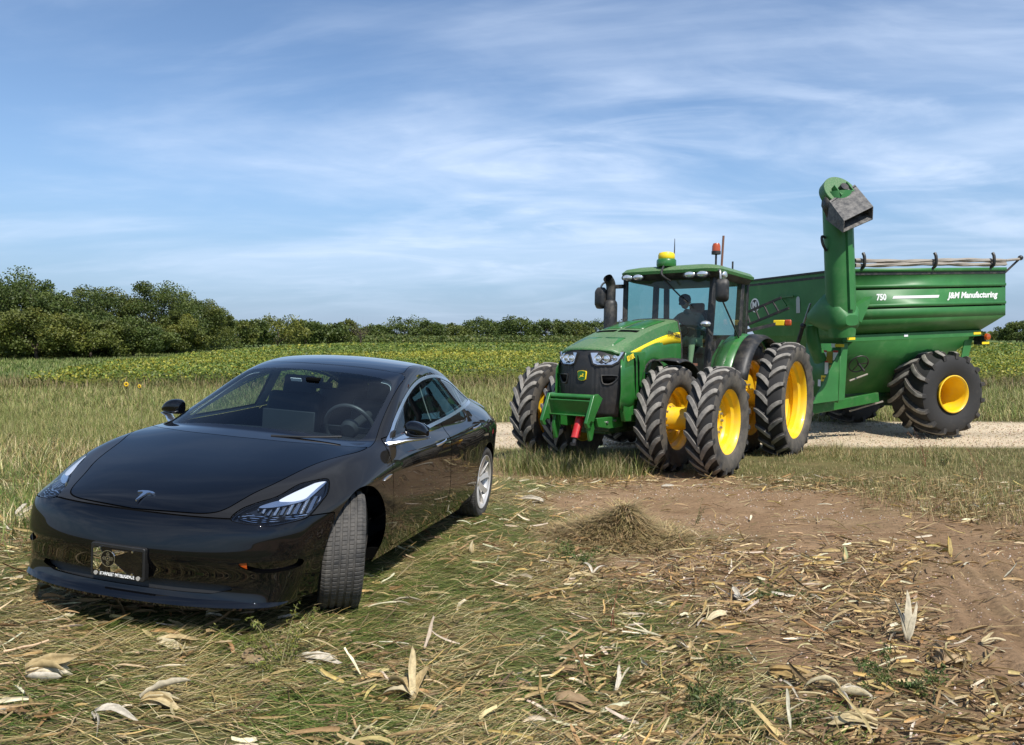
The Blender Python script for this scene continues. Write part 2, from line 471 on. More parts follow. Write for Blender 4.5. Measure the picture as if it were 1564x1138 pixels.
# side glass with its bright surround
DLO = cr([(-.54,.888),(-.703,.967),(-.892,1.066),(-1.173,1.19),(-1.46,1.28),(-1.754,1.325),(-2.1,1.333),(-2.5,1.285),(-2.8,1.205),(-2.99,1.13),(-3.05,1.09),(-2.98,1.066),(-2.547,1.033),(-2.028,.987),(-1.636,.957),(-1.269,.930),(-.849,.906)], 5, True)
dd = np.where(np.abs(S[0][:, 1]) > .45, sdf(XZ(S[0]), DLO), -1)
ring, S = region(S, dd, 0)
dd = sdf(XZ(ring[0]), DLO)
inner, trim = cut(ring, dd-.024)
part('window_surround', off(trim, .004), M['chrome'])
frame_, glassS = cut(inner, .016-sdf(XZ(inner[0]), DLO)+.024)
def xline(V, p, q): return (V[:, 0]-p[0])*(q[1]-p[1])-(V[:, 2]-p[1])*(q[0]-p[0])
fw, rest = cut(glassS, xline(glassS[0], (-1.575, .9), (-1.60, 1.4)))
bp, rest = cut(rest, xline(rest[0], (-1.70, .9), (-1.72, 1.4)))
rw, rest = cut(rest, xline(rest[0], (-2.545, .9), (-2.66, 1.4)))
qd, qw = cut(rest, xline(rest[0], (-2.585, .9), (-2.70, 1.4)))
part('window_pillar', join(frame_, bp, qd), M['gloss_black'])
# windscreen, its black border, and the roof
WO = cr([(-.118,0),(-.135,.34),(-.20,.575),(-.31,.755),(-.417,.771),(-.667,.716),(-.909,.674),(-1.16,.641),(-1.30,.625),(-1.335,.60),(-1.29,.45),(-1.255,.2),(-1.245,0)], 4)
WO = WO+[(x, -y) for x, y in WO[::-1][1:-1]]
HF = [(.787,0),(.777,.17),(.757,.33),(.727,.42),(.68,.465),(.60,.495),(.521,.522),(.379,.58),(.12,.652),(-.055,.724),(-.184,.764),(-.30,.775),(-.335,.765),(-.29,.735),(-.20,.575),(-.135,.34),(-.118,0)]
HF = cr(HF, 4); HF = HF+[(x, -y) for x, y in HF[::-1][1:-1]]
up = lambda V: (V[:, 2] > .60)
hood, S = region(S, np.where(up(S[0]), sdf(S[0][:, :2], HF), -1))
part('bonnet', hood, M['paint'])
screen_, S = region(S, np.where(up(S[0]), sdf(S[0][:, :2], WO), -1), .002)
WI = cr([(-.29,0),(-.30,.25),(-.335,.56),(-.39,.665),(-.48,.695),(-.60,.683),(-.80,.655),(-.964,.633),(-1.087,.612),(-1.14,.571),(-1.138,.5),(-1.112,.19),(-1.105,0)], 5)
WI = WI+[(x, -y) for x, y in WI[::-1][1:-1]]
wi, fr = cut(screen_, sdf(screen_[0][:, :2], WI))
part('windscreen', wi, M['wind'])
part('windscreen_border', fr, M['gloss_black'])
RF = [(-1.258,0),(-1.268,.2),(-1.30,.45),(-1.345,.585),(-1.60,.55),(-2.0,.535),(-2.5,.515),(-2.9,.485),(-3.22,.47),(-3.28,.3),(-3.30,0)]
RF = cr(RF, 4); RF = RF+[(x, -y) for x, y in RF[::-1][1:-1]]
roof, S = region(S, np.where(S[0][:, 2] > 1.05, sdf(S[0][:, :2], RF), -1), .002)
part('glass_roof', roof, M['gloss_black'])
# head lamps, outlined in the plane they face
_n = Vector((.62, .35, .70)).normalized(); _a = Vector((0, 0, 1)).cross(_n).normalized(); _b = _n.cross(_a)
def lampuv(V):
    P = np.c_[V[:, 0], np.abs(V[:, 1]), V[:, 2]]
    return np.c_[P @ np.array(_a), P @ np.array(_b)]
LAMP3 = np.array([(.726,.516,.611),(.659,.527,.650),(.576,.577,.679),(.494,.637,.703),(.362,.683,.751),(.288,.733,.767),(.223,.775,.774),(.226,.797,.758),(.285,.822,.711),(.355,.821,.671),(.422,.812,.630),(.477,.800,.604),(.558,.767,.595),(.648,.711,.586),(.692,.643,.590),(.718,.574,.597)])
LUV = cr([tuple(q) for q in lampuv(LAMP3)], 4, True)
fl = lambda V: (V[:, 0] > .1) & (np.abs(V[:, 1]) > .42) & (V[:, 2] > .5)
lampS, S = region(S, np.where(fl(S[0]), sdf(lampuv(S[0]), LUV), -1), .003)
LU = np.array(LUV); LC = LU.mean(0)
for s in (1, -1):
    ls = side(lampS, s)
    lens = part('headlight', ls, M['lens'])
    core, rim_ = cut(off(ls, -.012), sdf(lampuv(ls[0]), LUV)-.010)
    part('lamp_bezel', rim_, M['gloss_black'], lens)
    take = lambda S_, poly: cutf(S_, lambda V: sdf(lampuv(V), cr(poly, 4, True)))
    guide, low = take(core, [(.3168,-.0461),(.3763,.0078),(.4536,.0672),(.5345,.1314),(.5723,.1471),(.5261,.0855),(.4859,.0274),(.4548,-.0148),(.4084,-.0408),(.3585,-.0516)])
    part('lamp_guide', guide, M['drl'], lens)
    ribbon, low = take(low, [(.2235,-.093),(.3168,-.0461),(.3585,-.0516),(.4084,-.0408),(.4548,-.0148),(.4859,.0274),(.5723,.1419),(.5758,.1358),(.4938,.0146),(.455,-.0265),(.3994,-.0582),(.3178,-.0898),(.2503,-.1025)])
    part('lamp_ribbon', off(ribbon, .002), M['silver'], lens)
    stripe, low = take(low, [(.1249,-.1661),(.1729,-.1383),(.2142,-.1533),(.2878,-.1614),(.3806,-.1398),(.4927,-.0886),(.4693,-.1169),(.344,-.1785),(.2352,-.2036),(.1624,-.1892)])
    SC = np.array(cr([(.100,-.140),(.1500,-.1630),(.2142,-.1785),(.2900,-.1700),(.3806,-.1490),(.5027,-.0930)], 6))
    def sdist(V):
        U = lampuv(V); A, B = SC[:-1], SC[1:]; E_ = B-A; w_ = U[:, None]-A[None]
        t_ = np.clip((w_*E_).sum(2)/(E_*E_).sum(1), 0, 1); d_ = w_-t_[..., None]*E_; i_ = (d_**2).sum(2).argmin(1); r_ = np.arange(len(U))
        return np.sqrt((d_[r_, i_]**2).sum(1))*np.sign(E_[i_, 0]*d_[r_, i_, 1]-E_[i_, 1]*d_[r_, i_, 0])
    ga, gb = cutf(off(stripe, -.004), lambda V: np.sin(sdist(V)*2*math.pi/.0125)-.45)
    part('lamp_stripe', off(ga, .003), M['silver'], lens); part('lamp_trough', gb, M['gap'], lens)
    rf, bowl = take(off(low, -.008), [(.2156,-.1106),(.2293,-.0987),(.3783,-.0678),(.4549,-.02),(.5102,.0176),(.5386,.0198),(.4958,-.0786),(.4179,-.1146),(.2873,-.15),(.2457,-.137)])
    sec = lambda V: np.sin((lampuv(V)[:, 0]-lampuv(V)[:, 1]*.35)*2*math.pi/.031)+.25
    ga, gb = cutf(rf, sec)
    N_ = ga[0][:, 3:].copy(); ph = (lampuv(ga[0])[:, 0]-lampuv(ga[0])[:, 1]*.35)*2*math.pi/.031
    ga[0][:, 3:] += np.c_[np.zeros(len(ph)), -np.cos(ph)*.6*np.sign(ga[0][:, 1]), np.sin(ph*.5)*.5]
    part('lamp_reflector', (ga[0]+np.c_[N_*.003, N_*0], ga[1]), M['silver_dim'], lens); part('lamp_cell', off(gb, -.02), M['screen_back'], lens)
    part('lamp_bowl', off(bowl, -.006), M['gloss_black'], lens)
# bumper, its slots and the lower intake
FOG = cr([(.590,.400),(.66,.408),(.76,.410),(.812,.404),(.816,.372),(.79,.358),(.70,.352),(.63,.370)], 4, True)
fog, S = region(S, np.where(S[0][:, 0] > .3, sdf(aYZ(S[0]), FOG), -1), 0)
INT = [(-.05,.238),(.46,.240),(.56,.262),(.545,.285),(.40,.292),(-.05,.295)]
intake, S = region(S, np.where(S[0][:, 0] > .45, sdf(aYZ(S[0]), INT), -1), 0)
bump, S = region(S, np.minimum(.612-S[0][:, 2], S[0][:, 0]-.30))
bp_ = part('front_bumper', bump, M['paint'])
[part('fog_slot', off(side(fog, s_), -.022), M['gloss_black'], bp_) for s_ in (1, -1)]
part('lower_intake', off(intake, -.03), M['black'], bp_)
for Y, F2 in ((1, fog),):
    am, _ = cut(F2, .628-np.abs(F2[0][:, 1]))
    [part('side_reflector', off(side(am, s_), -.008), M['amber'], bp_) for s_ in (1, -1)]
half = [front_pt(j, 3)[:2] for j in range(6)]+[side_pt(1, 3)[:2]]
LP = np.array(cr([(x, -y) for x, y in half[::-1]]+half[1:], 6)); TN = np.gradient(LP, axis=0); NR = np.c_[TN[:, 1], -TN[:, 0]]; NR /= np.linalg.norm(NR, axis=1, keepdims=True)
if NR[len(NR)//2, 0] < 0: NR = -NR
mb = MB(); rows = []
for i, (q, n_) in enumerate(zip(LP, NR)):
    e = 1-abs(2*i/(len(LP)-1)-1)**8
    P_ = lambda d, z: (q[0]+n_[0]*(d*e-.012), q[1]+n_[1]*(d*e-.012), z)
    rows.append([P_(-.04, .232), P_(.0, .212), P_(.014, .192), P_(.020, .180), P_(.016, .166), P_(-.01, .158), P_(-.10, .160)])
mb.sheet(rows); mb.build('bumper_lip', M['paint'], bp_)
# doors
FD = [(-.56,.93),(-.50,.87),(-.448,.81),(-.420,.755),(-.437,.66),(-.462,.545),(-.472,.422),(-.50,.32),(-.56,.245),(-.66,.222),(-1.55,.232),(-1.66,.28),(-1.686,.419),(-1.662,.575),(-1.648,.72),(-1.655,.82),(-1.70,.90),(-1.74,1.0),(-1.2,1.0)]
RD = [(-1.75,1.0),(-1.71,.90),(-1.665,.82),(-1.658,.72),(-1.672,.575),(-1.696,.419),(-1.672,.28),(-1.75,.235),(-2.40,.245),(-2.445,.30),(-2.46,.42),(-2.50,.53),(-2.58,.64),(-2.66,.78),(-2.70,.92),(-2.72,1.08)]
fd, S = region(S, np.where(np.abs(S[0][:, 1]) > .6, sdf(XZ(S[0]), FD), -1), .003)
rd, S = region(S, np.where(np.abs(S[0][:, 1]) > .6, sdf(XZ(S[0]), RD), -1), .003)
def handle(d, x, y, z, s):
    mb = MB(); P = cr([(x+.115, y*s-.004*s, z-.014), (x+.05, (y+.012)*s, z-.003), (x-.05, (y+.012)*s, z+.008), (x-.115, (y-.002)*s, z+.016)], 5)
    k = len(P); rows = []
    for i, p in enumerate(P):
        t = i/(k-1); h = .013*(1-.35*t)
        rows.append([(p[0], p[1], p[2]+h), (p[0], p[1]+.006*s, p[2]+h*.5), (p[0], p[1]+.006*s, p[2]-h*.5), (p[0], p[1], p[2]-h)])
    mb.sheet(rows, closed=True); mb.build('handle', M['chrome'], d)
for s in (1, -1):
    a = part('door', side(fd, s), M['paint_side']); b = part('door', side(rd, s), M['paint_side'])
    part('window', side(fw, s), M['sideglass'], a); part('window', side(rw, s), M['sideglass'], b)
    part('quarter_window', side(qw, s), M['sideglass'])
    handle(a, -1.43, .912, .838, s); handle(b, -2.47, .905, .888, s)
    # fender badge
    mb = MB(); mb.prism([(-.27,.708),(-.285,.722),(-.345,.735),(-.395,.735),(-.36,.716)], .915*s, .930*s)
    mb.build('fender_badge', M['chrome'], car, bevel=.002)
    # door mirror
    mb = MB(); rows = []
    for y, z0, z1, w in ((.893,.947,1.032,.09),(.905,.940,1.048,.115),(.945,.938,1.052,.125),(.985,.942,1.044,.12),(1.02,.948,1.022,.10),(1.042,.955,.992,.07)):
        zc, h = (z0+z1)/2, (z1-z0)/2; y -= .012 if s > 0 else .05
        rows.append([(-.735+w*.5*math.copysign(abs(math.cos(q))**.7, math.cos(q))*(1 if math.cos(q) > 0 else .75), y*s, zc+h*math.copysign(abs(math.sin(q))**.75, math.sin(q))) for q in np.linspace(0, 2*math.pi, 20, endpoint=False)])
    mb.sheet(rows, closed=True); mb.add(rows[0], [tuple(range(20))]); mb.add(rows[-1], [tuple(range(19, -1, -1))])
    mo = mb.build('door_mirror', M['paint'], car)
    md = mo.modifiers.new('s', 'SUBSURF'); md.levels = md.render_levels = 2
    mb = MB(); rows = [[(x+.045*math.cos(q), y*s, z+th*math.sin(q)) for q in np.linspace(0, 2*math.pi, 10, endpoint=False)] for x, y, z, th in ((-.60,.80,.893,.024),(-.64,.86,.906,.020),(-.69,.91,.922,.015),(-.72,.965 if s > 0 else .94,.930,.011),(-.735,1.035 if s > 0 else .99,.944,.007))]
    mb.sheet(rows, closed=True); mb.build('mirror_arm', M['chrome'], mo)
    mb = MB(); mb.prism([(y*s, z) for y, z in ((.905,.955),(1.02,.955),(1.02,1.01),(.98,1.035),(.91,1.038))], -.790, -.783, plane='YZ'); mb.build('mirror_glass', M['mirror'], mo)
    mb = MB(); mb.prism([(-.60,.90),(-.74,.915),(-.735,.975),(-.70,.965)], .80*s, .782*s); mb.build('mirror_sail', M['black'], car)
body = part('body', S, M['paint_side'])
part('panel_gap', join(*GAPS, off(hood, -.022), off(bump, -.022), off(fd, -.020), off(rd, -.020), off(cut(S, S[0][:, 0]+.35)[0], -.022)), M['gap'])
# underbody, wells, floor
mb = MB(); mb.box((-1.45, 0, .22), (3.9, 1.20, .10)); mb.box((-1.43, 0, .20), (1.95, 1.66, .07)); mb.box((.55,0,.235),(.35,.8,.06)); mb.build('underbody', M['gap'], car)
for wx in (0, -2.875):
    for s in (1, -1):
        mb = MB(); r0 = []
        for y in (.50, .60, .70, .80):
            r0.append([(wx+.372*math.cos(q), y*s, .345+.372*math.sin(q)) for q in np.linspace(R(-8), R(196), 40)])
        mb.sheet(r0); mb.add(r0[0], [tuple(range(40))]); mb.build('wheel_well', M['well'], car)
# wheels
def car_wheel(x, y, s, steer):
    w = MB(); prof = []
    Rt, Wd = .334, .235
    side_ = [(.250,-.100),(.275,-.114),(.300,-.117),(.318,-.112),(.328,-.098)]
    tread = [(.3335,-.090)]
    for c in (-.058,-.020,.020,.058):
        tread += [(.334,c-.0075),(.327,c-.006),(.327,c+.006),(.334,c+.0075)]
    tread += [(.3335,.090)]
    prof = side_+tread+[(r, -h) for r, h in side_[::-1]]
    n = 420; V = []; F = []; k = len(prof)
    for i in range(n):
        for q, (r, h) in enumerate(prof):
            a = 2*math.pi*(i+ h*18)/n
            if i % 5 == 0 and .3325 < r and len(side_)-1 < q < k-len(side_): r -= .0035
            if i % 5 == 0 and q in (4, k-5): r -= .006
            V.append((r*math.cos(a), h, r*math.sin(a)))
    for i in range(n):
        j = (i+1) % n
        F += [(i*k+q+1, i*k+q, j*k+q, j*k+q+1) for q in range(k-1)]
    wh = bpy.data.objects.new('wheel', None); C.objects.link(wh); wh.parent = car; wh.location = (x, y, .334); wh.rotation_euler = (0, 0, R(steer) if s > 0 else R(steer))
    wh.empty_display_size = .1
    t = mesh_np('tyre', V, F, M['tyre_car'], sharp=30, parent=wh)
    r = MB()
    r.lathe([(.243,-.10),(.252,-.108),(.252,-.098),(.238,-.085),(.222,-.02),(.222,.06),(.236,.090),(.252,.100),(.254,.110),(.247,.110),(.236,.097)] if s > 0 else [(h[0], -h[1]) for h in [(.243,-.10),(.252,-.108),(.252,-.098),(.238,-.085),(.222,-.02),(.222,.06),(.236,.090),(.252,.100),(.254,.110),(.247,.110),(.236,.097)]], 'Y', n=64)
    # five split spokes, a twisted blade each
    for q in range(5):
        for sgn in (1, -1):
            a0 = 2*math.pi*q/5+.2; rows = []
            for t_, (rr, wd, dp) in enumerate(((.045,.030,.055),(.10,.026,.070),(.17,.024,.086),(.242,.030,.100))):
                a = a0+sgn*(.10+.17*(rr/.24)); ca, sa = math.cos(a), math.sin(a)
                c = Vector((rr*ca, 0, rr*sa)); tn = Vector((-sa, 0, ca))
                y0 = dp*s; y1 = (dp-.03)*s; tw = .016*sgn
                rows.append([c-tn*wd+Vector((0, y0-abs(tw)*s*(sgn > 0), 0)), c+tn*wd+Vector((0, y0-abs(tw)*s*(sgn < 0), 0)), c+tn*wd*.8+Vector((0, y1, 0)), c-tn*wd*.8+Vector((0, y1, 0))])
            r.sheet(rows, closed=True)
    r.lathe([(.001,.062*s),(.03,.062*s),(.036,.056*s),(.062,.050*s),(.066,.03*s)], 'Y', n=24)
    rim = r.build('rim', M['alloy'], wh, bevel=.003)
    b = MB(); b.cyl((0,-.02*s,0),(0,.02*s,0),.165,32); b.build('brake_disc', M['black'], wh)
FS = 27
for x, y, s, st in ((0,.795,1,FS),(0,-.795,-1,FS),(-2.875,.80,1,0),(-2.875,-.80,-1,0)): car_wheel(x, y, s, st)
# bonnet emblem: a curved crossbar over a tapering stem
o = Vector((.708,.0,.676)); xx = Vector((0,1,0)); yy = Vector((-.955,0,.36)).normalized()
def ep(u, v, h=0): return o+xx*u+yy*v+xx.cross(yy)*h
mb = MB()
bar_ = [(-.050,.020),(-.030,.029),(0,.033),(.030,.029),(.050,.020),(.045,.010),(.022,.017),(.012,.010),(.002,-.062),(-.002,-.062),(-.012,.010),(-.022,.017),(-.045,.010)]
k = len(bar_); mb.add([ep(u, v, -.004) for u, v in bar_]+[ep(u, v, .006) for u, v in bar_], [tuple(range(k, 2*k))]+[(i, (i+1) % k, (i+1) % k+k, i+k) for i in range(k)])
mb.build('bonnet_emblem', M['emblem'], car)
# registration plate: black frame, mirrored rays, round emblem, lettering
pf = frame((.858,-.008,.362), (.0,1,0), (.06,0,1))
pl = bpy.data.objects.new('front_plate', None)
def pm(name, polys, h0, h1, m, parent, bev=0):
    mb = MB()
    for P in polys:
        k = len(P); V = [pf @ Vector((u, v, h)) for h in (h0, h1) for u, v in P]
        mb.add(V, [tuple(range(k-1, -1, -1)), tuple(range(k, 2*k))]+[(i, (i+1) % k, (i+1) % k+k, i+k) for i in range(k)])
    return mb.build(name, m, parent, bevel=bev)
M['plate_black'] = mat('plate_gloss_black', (.004,.004,.004), .12, coat=.3)
bpy.data.objects.remove(pl)
pl = pm('front_plate', [rbox(.31,.168,.012)], -.03, .004, M['black'], car, .003)
pm('plate_face', [[(u, v+.004) for u, v in rbox(.285,.128,.004)]], .004, .006, M['plate_black'], pl)
cx, cy = -.052, .012
def ray_(pts): return [[(u, v) for u, v in pts]]
pm('plate_ray', [[(-.138,.060),(-.100,.060),(cx-.03,cy+.022),(cx-.042,cy-.005),(cx-.033,cy-.022),(-.112,-.052),(-.138,-.052)]], .0062, .0075, M['mirror'], pl)
pm('plate_ray', [[(-.030,.060),(.066,.060),(cx+.036,cy+.016),(cx+.022,cy+.032)]], .0062, .0075, M['mirror'], pl)
pm('plate_ray', [[(-.036,-.052),(.058,-.052),(cx+.036,cy-.018),(cx+.014,cy-.036)]], .0062, .0075, M['mirror'], pl)
def ringp(r0, r1, n=36):
    return [[(cx+r0*math.cos(a), cy+r0*math.sin(a)), (cx+r1*math.cos(a), cy+r1*math.sin(a)), (cx+r1*math.cos(b), cy+r1*math.sin(b)), (cx+r0*math.cos(b), cy+r0*math.sin(b))] for a, b in ((2*math.pi*i/n, 2*math.pi*(i+1)/n) for i in range(n))]
pm('plate_disc', [[(cx+.042*math.cos(2*math.pi*i/36), cy+.042*math.sin(2*math.pi*i/36)) for i in range(36)]], .0076, .0084, M['plate_black'], pl)
pm('plate_ring', ringp(.0385,.042)+ringp(.011,.0145)+[[(cx+.005*math.cos(2*math.pi*i/12), cy+.005*math.sin(2*math.pi*i/12)) for i in range(12)]], .0084, .0094, M['emblem'], pl)
tk = []
for q in range(4):
    ca, sa = math.cos(q*math.pi/2), math.sin(q*math.pi/2)
    for o_, r0, r1 in ((-.0075,.016,.028),(-.0025,.016,.033),(.0025,.016,.033),(.0075,.016,.028)):
        tk.append([(cx+a*ca-b*sa, cy+a*sa+b*ca) for a, b in ((r0,o_-.0011),(r1,o_-.0011),(r1,o_+.0011),(r0,o_+.0011))])
pm('plate_rays', tk, .0084, .0094, M['emblem'], pl)
[pm('plate_bolt', [[(u+.0055*math.cos(a), v+.0055*math.sin(a)) for a in np.linspace(0, 6.1, 10)]], .006, .010, M['silver'], pl) for u, v in ((-.10,.062),(.088,.062),(-.10,-.052),(.088,-.052))]
[pm('plate_bolt', [[(u+.011*math.cos(a), v+.011*math.sin(a)) for a in np.linspace(0, 6.1, 14)]], .004, .009, M['alloy'], pl) for u, v in ((-.122,-.068),(.122,-.068))]
text_obj('STARFLEET INTELLIGENCE', .0245, M['white'], pl, pf @ Matrix.Translation((0,-.0685,.0052)), 'plate_lettering', width=.198)
# cabin
mb = MB(); mb.box((-1.5,0,.27),(3.2,1.5,.04)); mb.box((-.42,0,.74),(.30,1.40,.25)); mb.build('cabin_floor', M['int_dark'], car)
rows = [[(x, y, z-.03*(y/.7)**2) for y in np.linspace(-.68,.68,15)] for x, z in ((-.30,.895),(-.45,.915),(-.60,.925),(-.72,.905),(-.78,.86),(-.80,.70))]
mb = MB(); mb.sheet(rows); mb.build('dashboard', M['int_dark'], car, thick=.01)
mb = MB(); mb.prism([(-.20,.84),(.20,.84),(.20,1.045),(-.20,1.045)], -.74, -.728, plane='YZ'); sc_ = mb.build('touch_screen', M['screen_back'], car, bevel=.006)
sw = bpy.data.objects.new('t', None); bpy.data.objects.remove(sw)
SWM = frame((-.95,.37,.93), (0,1,0), (.40,0,.92))
mb = MB(); mb.M = SWM
mb.tube([(.185*math.cos(a),.185*math.sin(a),0) for a in np.linspace(0, 2*math.pi, 49)], .016, 10, caps=False)
mb.lathe([(.001,.03),(.05,.03),(.068,.015),(.07,-.02)], 'Z', n=20)
for a in (0, math.pi, -math.pi/2): mb.bar((.06*math.cos(a),.06*math.sin(a),0),(.18*math.cos(a),.18*math.sin(a),0),.035,.012)
mb.cyl((0,0,-.02),(0,-.05,-.32),.035); mb.build('steering_wheel', mat('grey_wheel_vinyl', (.025,.026,.026), .5), car)
def seat(x, y, wide=.5):
    mb = MB()
    def pad(c, d, tilt): mb.box(c, d, rot=Matrix.Rotation(R(tilt), 3, 'Y'))
    pad((x+.22,y,.52),(.52,wide,.15),-6); pad((x-.12,y,.82),(.13,wide*.94,.62),-14)
    o = mb.build('seat', M['seat'], car, bevel=.045, seg=4)
    mb = MB(); mb.box((x-.22,y,1.175),(.085,min(wide*.55,.28),.17), rot=Matrix.Rotation(R(-10), 3, 'Y')); mb.build('headrest', M['seat'], o, bevel=.03, seg=4)
seat(-1.35,.37); seat(-1.35,-.37); seat(-2.35,.36,.62); seat(-2.35,-.36,.62)
mb = MB(); mb.box((-1.0,.09,1.222),(.02,.20,.05)); mb.box((-.97,.06,1.262),(.10,.10,.03)); mb.build('rear_view_mirror', M['gap'], car, bevel=.01)
mb = MB(); mb.box((-.965,-.085,1.250),(.004,.085,.026), rot=Matrix.Rotation(R(35), 3, 'Y')); mb.build('windscreen_tag', M['white'], car)
# pale headlining and pillar trims inside the glass
lin = off(join(frame_, bp, qd), -.02); part('pillar_trim', (lin[0], lin[1]), M['trim_light'])
hl, _ = cut(off(BODY, -.035), np.where(BODY[0][:, 2] > 1.0, np.minimum(.02-sdf(np.c_[BODY[0][:, 0], BODY[0][:, 1]], WI)-.02, np.where(np.abs(BODY[0][:, 1]) > .45, -sdf(XZ(BODY[0]), DLO), .3)), -1))
hl, _ = cut(hl, np.maximum(np.abs(hl[0][:, 1])-.50, -1.32-hl[0][:, 0])); hl, _ = cut(hl, hl[0][:, 0]+2.9); part('headlining', hl, M['trim_light'])
# wiper arm at the foot of the windscreen
mb = MB(); mb.tube(cr([(-.20,.18,.925),(-.24,.40,.933),(-.32,.60,.948)], 5), .007, 6); mb.build('wiper', M['black'], car)
# ------------------------------------------------------------------ farm machinery
GD = (.34, .30, .22)
M['green'] = mat('farm_green_paint', (.020, .130, .022), .35, coat=.3, crough=.2, dust=(GD, .16, 5, .10), var=.15)
M['green_dusty'] = mat('farm_green_dusty_top', (.020, .130, .024), .45, coat=.15, crough=.25, dust=(GD, .30, 45, .45), var=.10)
M['green_dark'] = mat('dark_green_castings', (.008, .05, .014), .5, dust=((.2, .17, .12), .3, 8), var=.3)
M['yellow'] = mat('wheel_yellow_paint', (.80, .50, .012), .38, coat=.3, dust=((.42, .32, .16), .25, 5))
M['decal_yellow'] = mat('yellow_decal', (.85, .62, .015), .4, coat=.2)
M['rubber'] = mat('tractor_tyre_rubber', (.020, .019, .018), .8, dust=((.13, .11, .085), .14, 7), bump=(30, .25, .006))
M['lug'] = mat('worn_lug_rubber', (.085, .080, .073), .8, dust=((.30, .275, .235), .70, 9), bump=(40, .2, .004))
M['lug_side'] = mat('lug_flank_rubber', (.022, .021, .020), .8, dust=((.16, .13, .10), .35, 8))
M['sidewall'] = mat('dusty_sidewall', (.030, .028, .026), .8, dust=((.16, .135, .10), .55, 4))
M['tblack'] = mat('tractor_black_plastic', (.014, .014, .014), .5, dust=((.20, .17, .13), .30, 7))
M['grille'] = mat('grille_black', (.016, .016, .016), .55, dust=((.12, .10, .08), .22, 5))
M['steel'] = mat('bare_steel', (.35, .34, .33), .4, metal=.8)
M['dark_steel'] = mat('dark_steel', (.03, .03, .032), .45, metal=.4, dust=((.16, .13, .10), .3, 8))
M['cabglass'] = glass('cab_glass', (.58, .79, .77), 1.5, dust=.04)
M['lampglass'] = mat('lamp_glass', (.75, .78, .80), .08, metal=.7)
M['red_cyl'] = mat('red_cylinder_paint', (.45, .012, .015), .4, dust=(GD, .2, 8))
M['tarp'] = mat('rolled_tarp_fabric', (.27, .24, .20), .8, bump=(6, .5, .03))
M['rust'] = mat('rusty_rod', (.16, .07, .04), .7)
M['spout'] = mat('spout_rubber', (.030, .030, .031), .6, dust=((.28, .26, .23), .50, 11))
M['cart'] = mat('grain_cart_green', (.030, .158, .036), .5, coat=.08, crough=.3, dust=(GD, .14, 3, .05), var=.10)
M['skin'] = mat('skin', (.42, .22, .14), .55)
M['shirt'] = mat('dark_shirt', (.10, .12, .105), .9)
M['trousers'] = mat('khaki_trousers', (.46, .42, .24), .9)
M['hair'] = mat('dark_cap_cloth', (.02, .02, .022), .8)

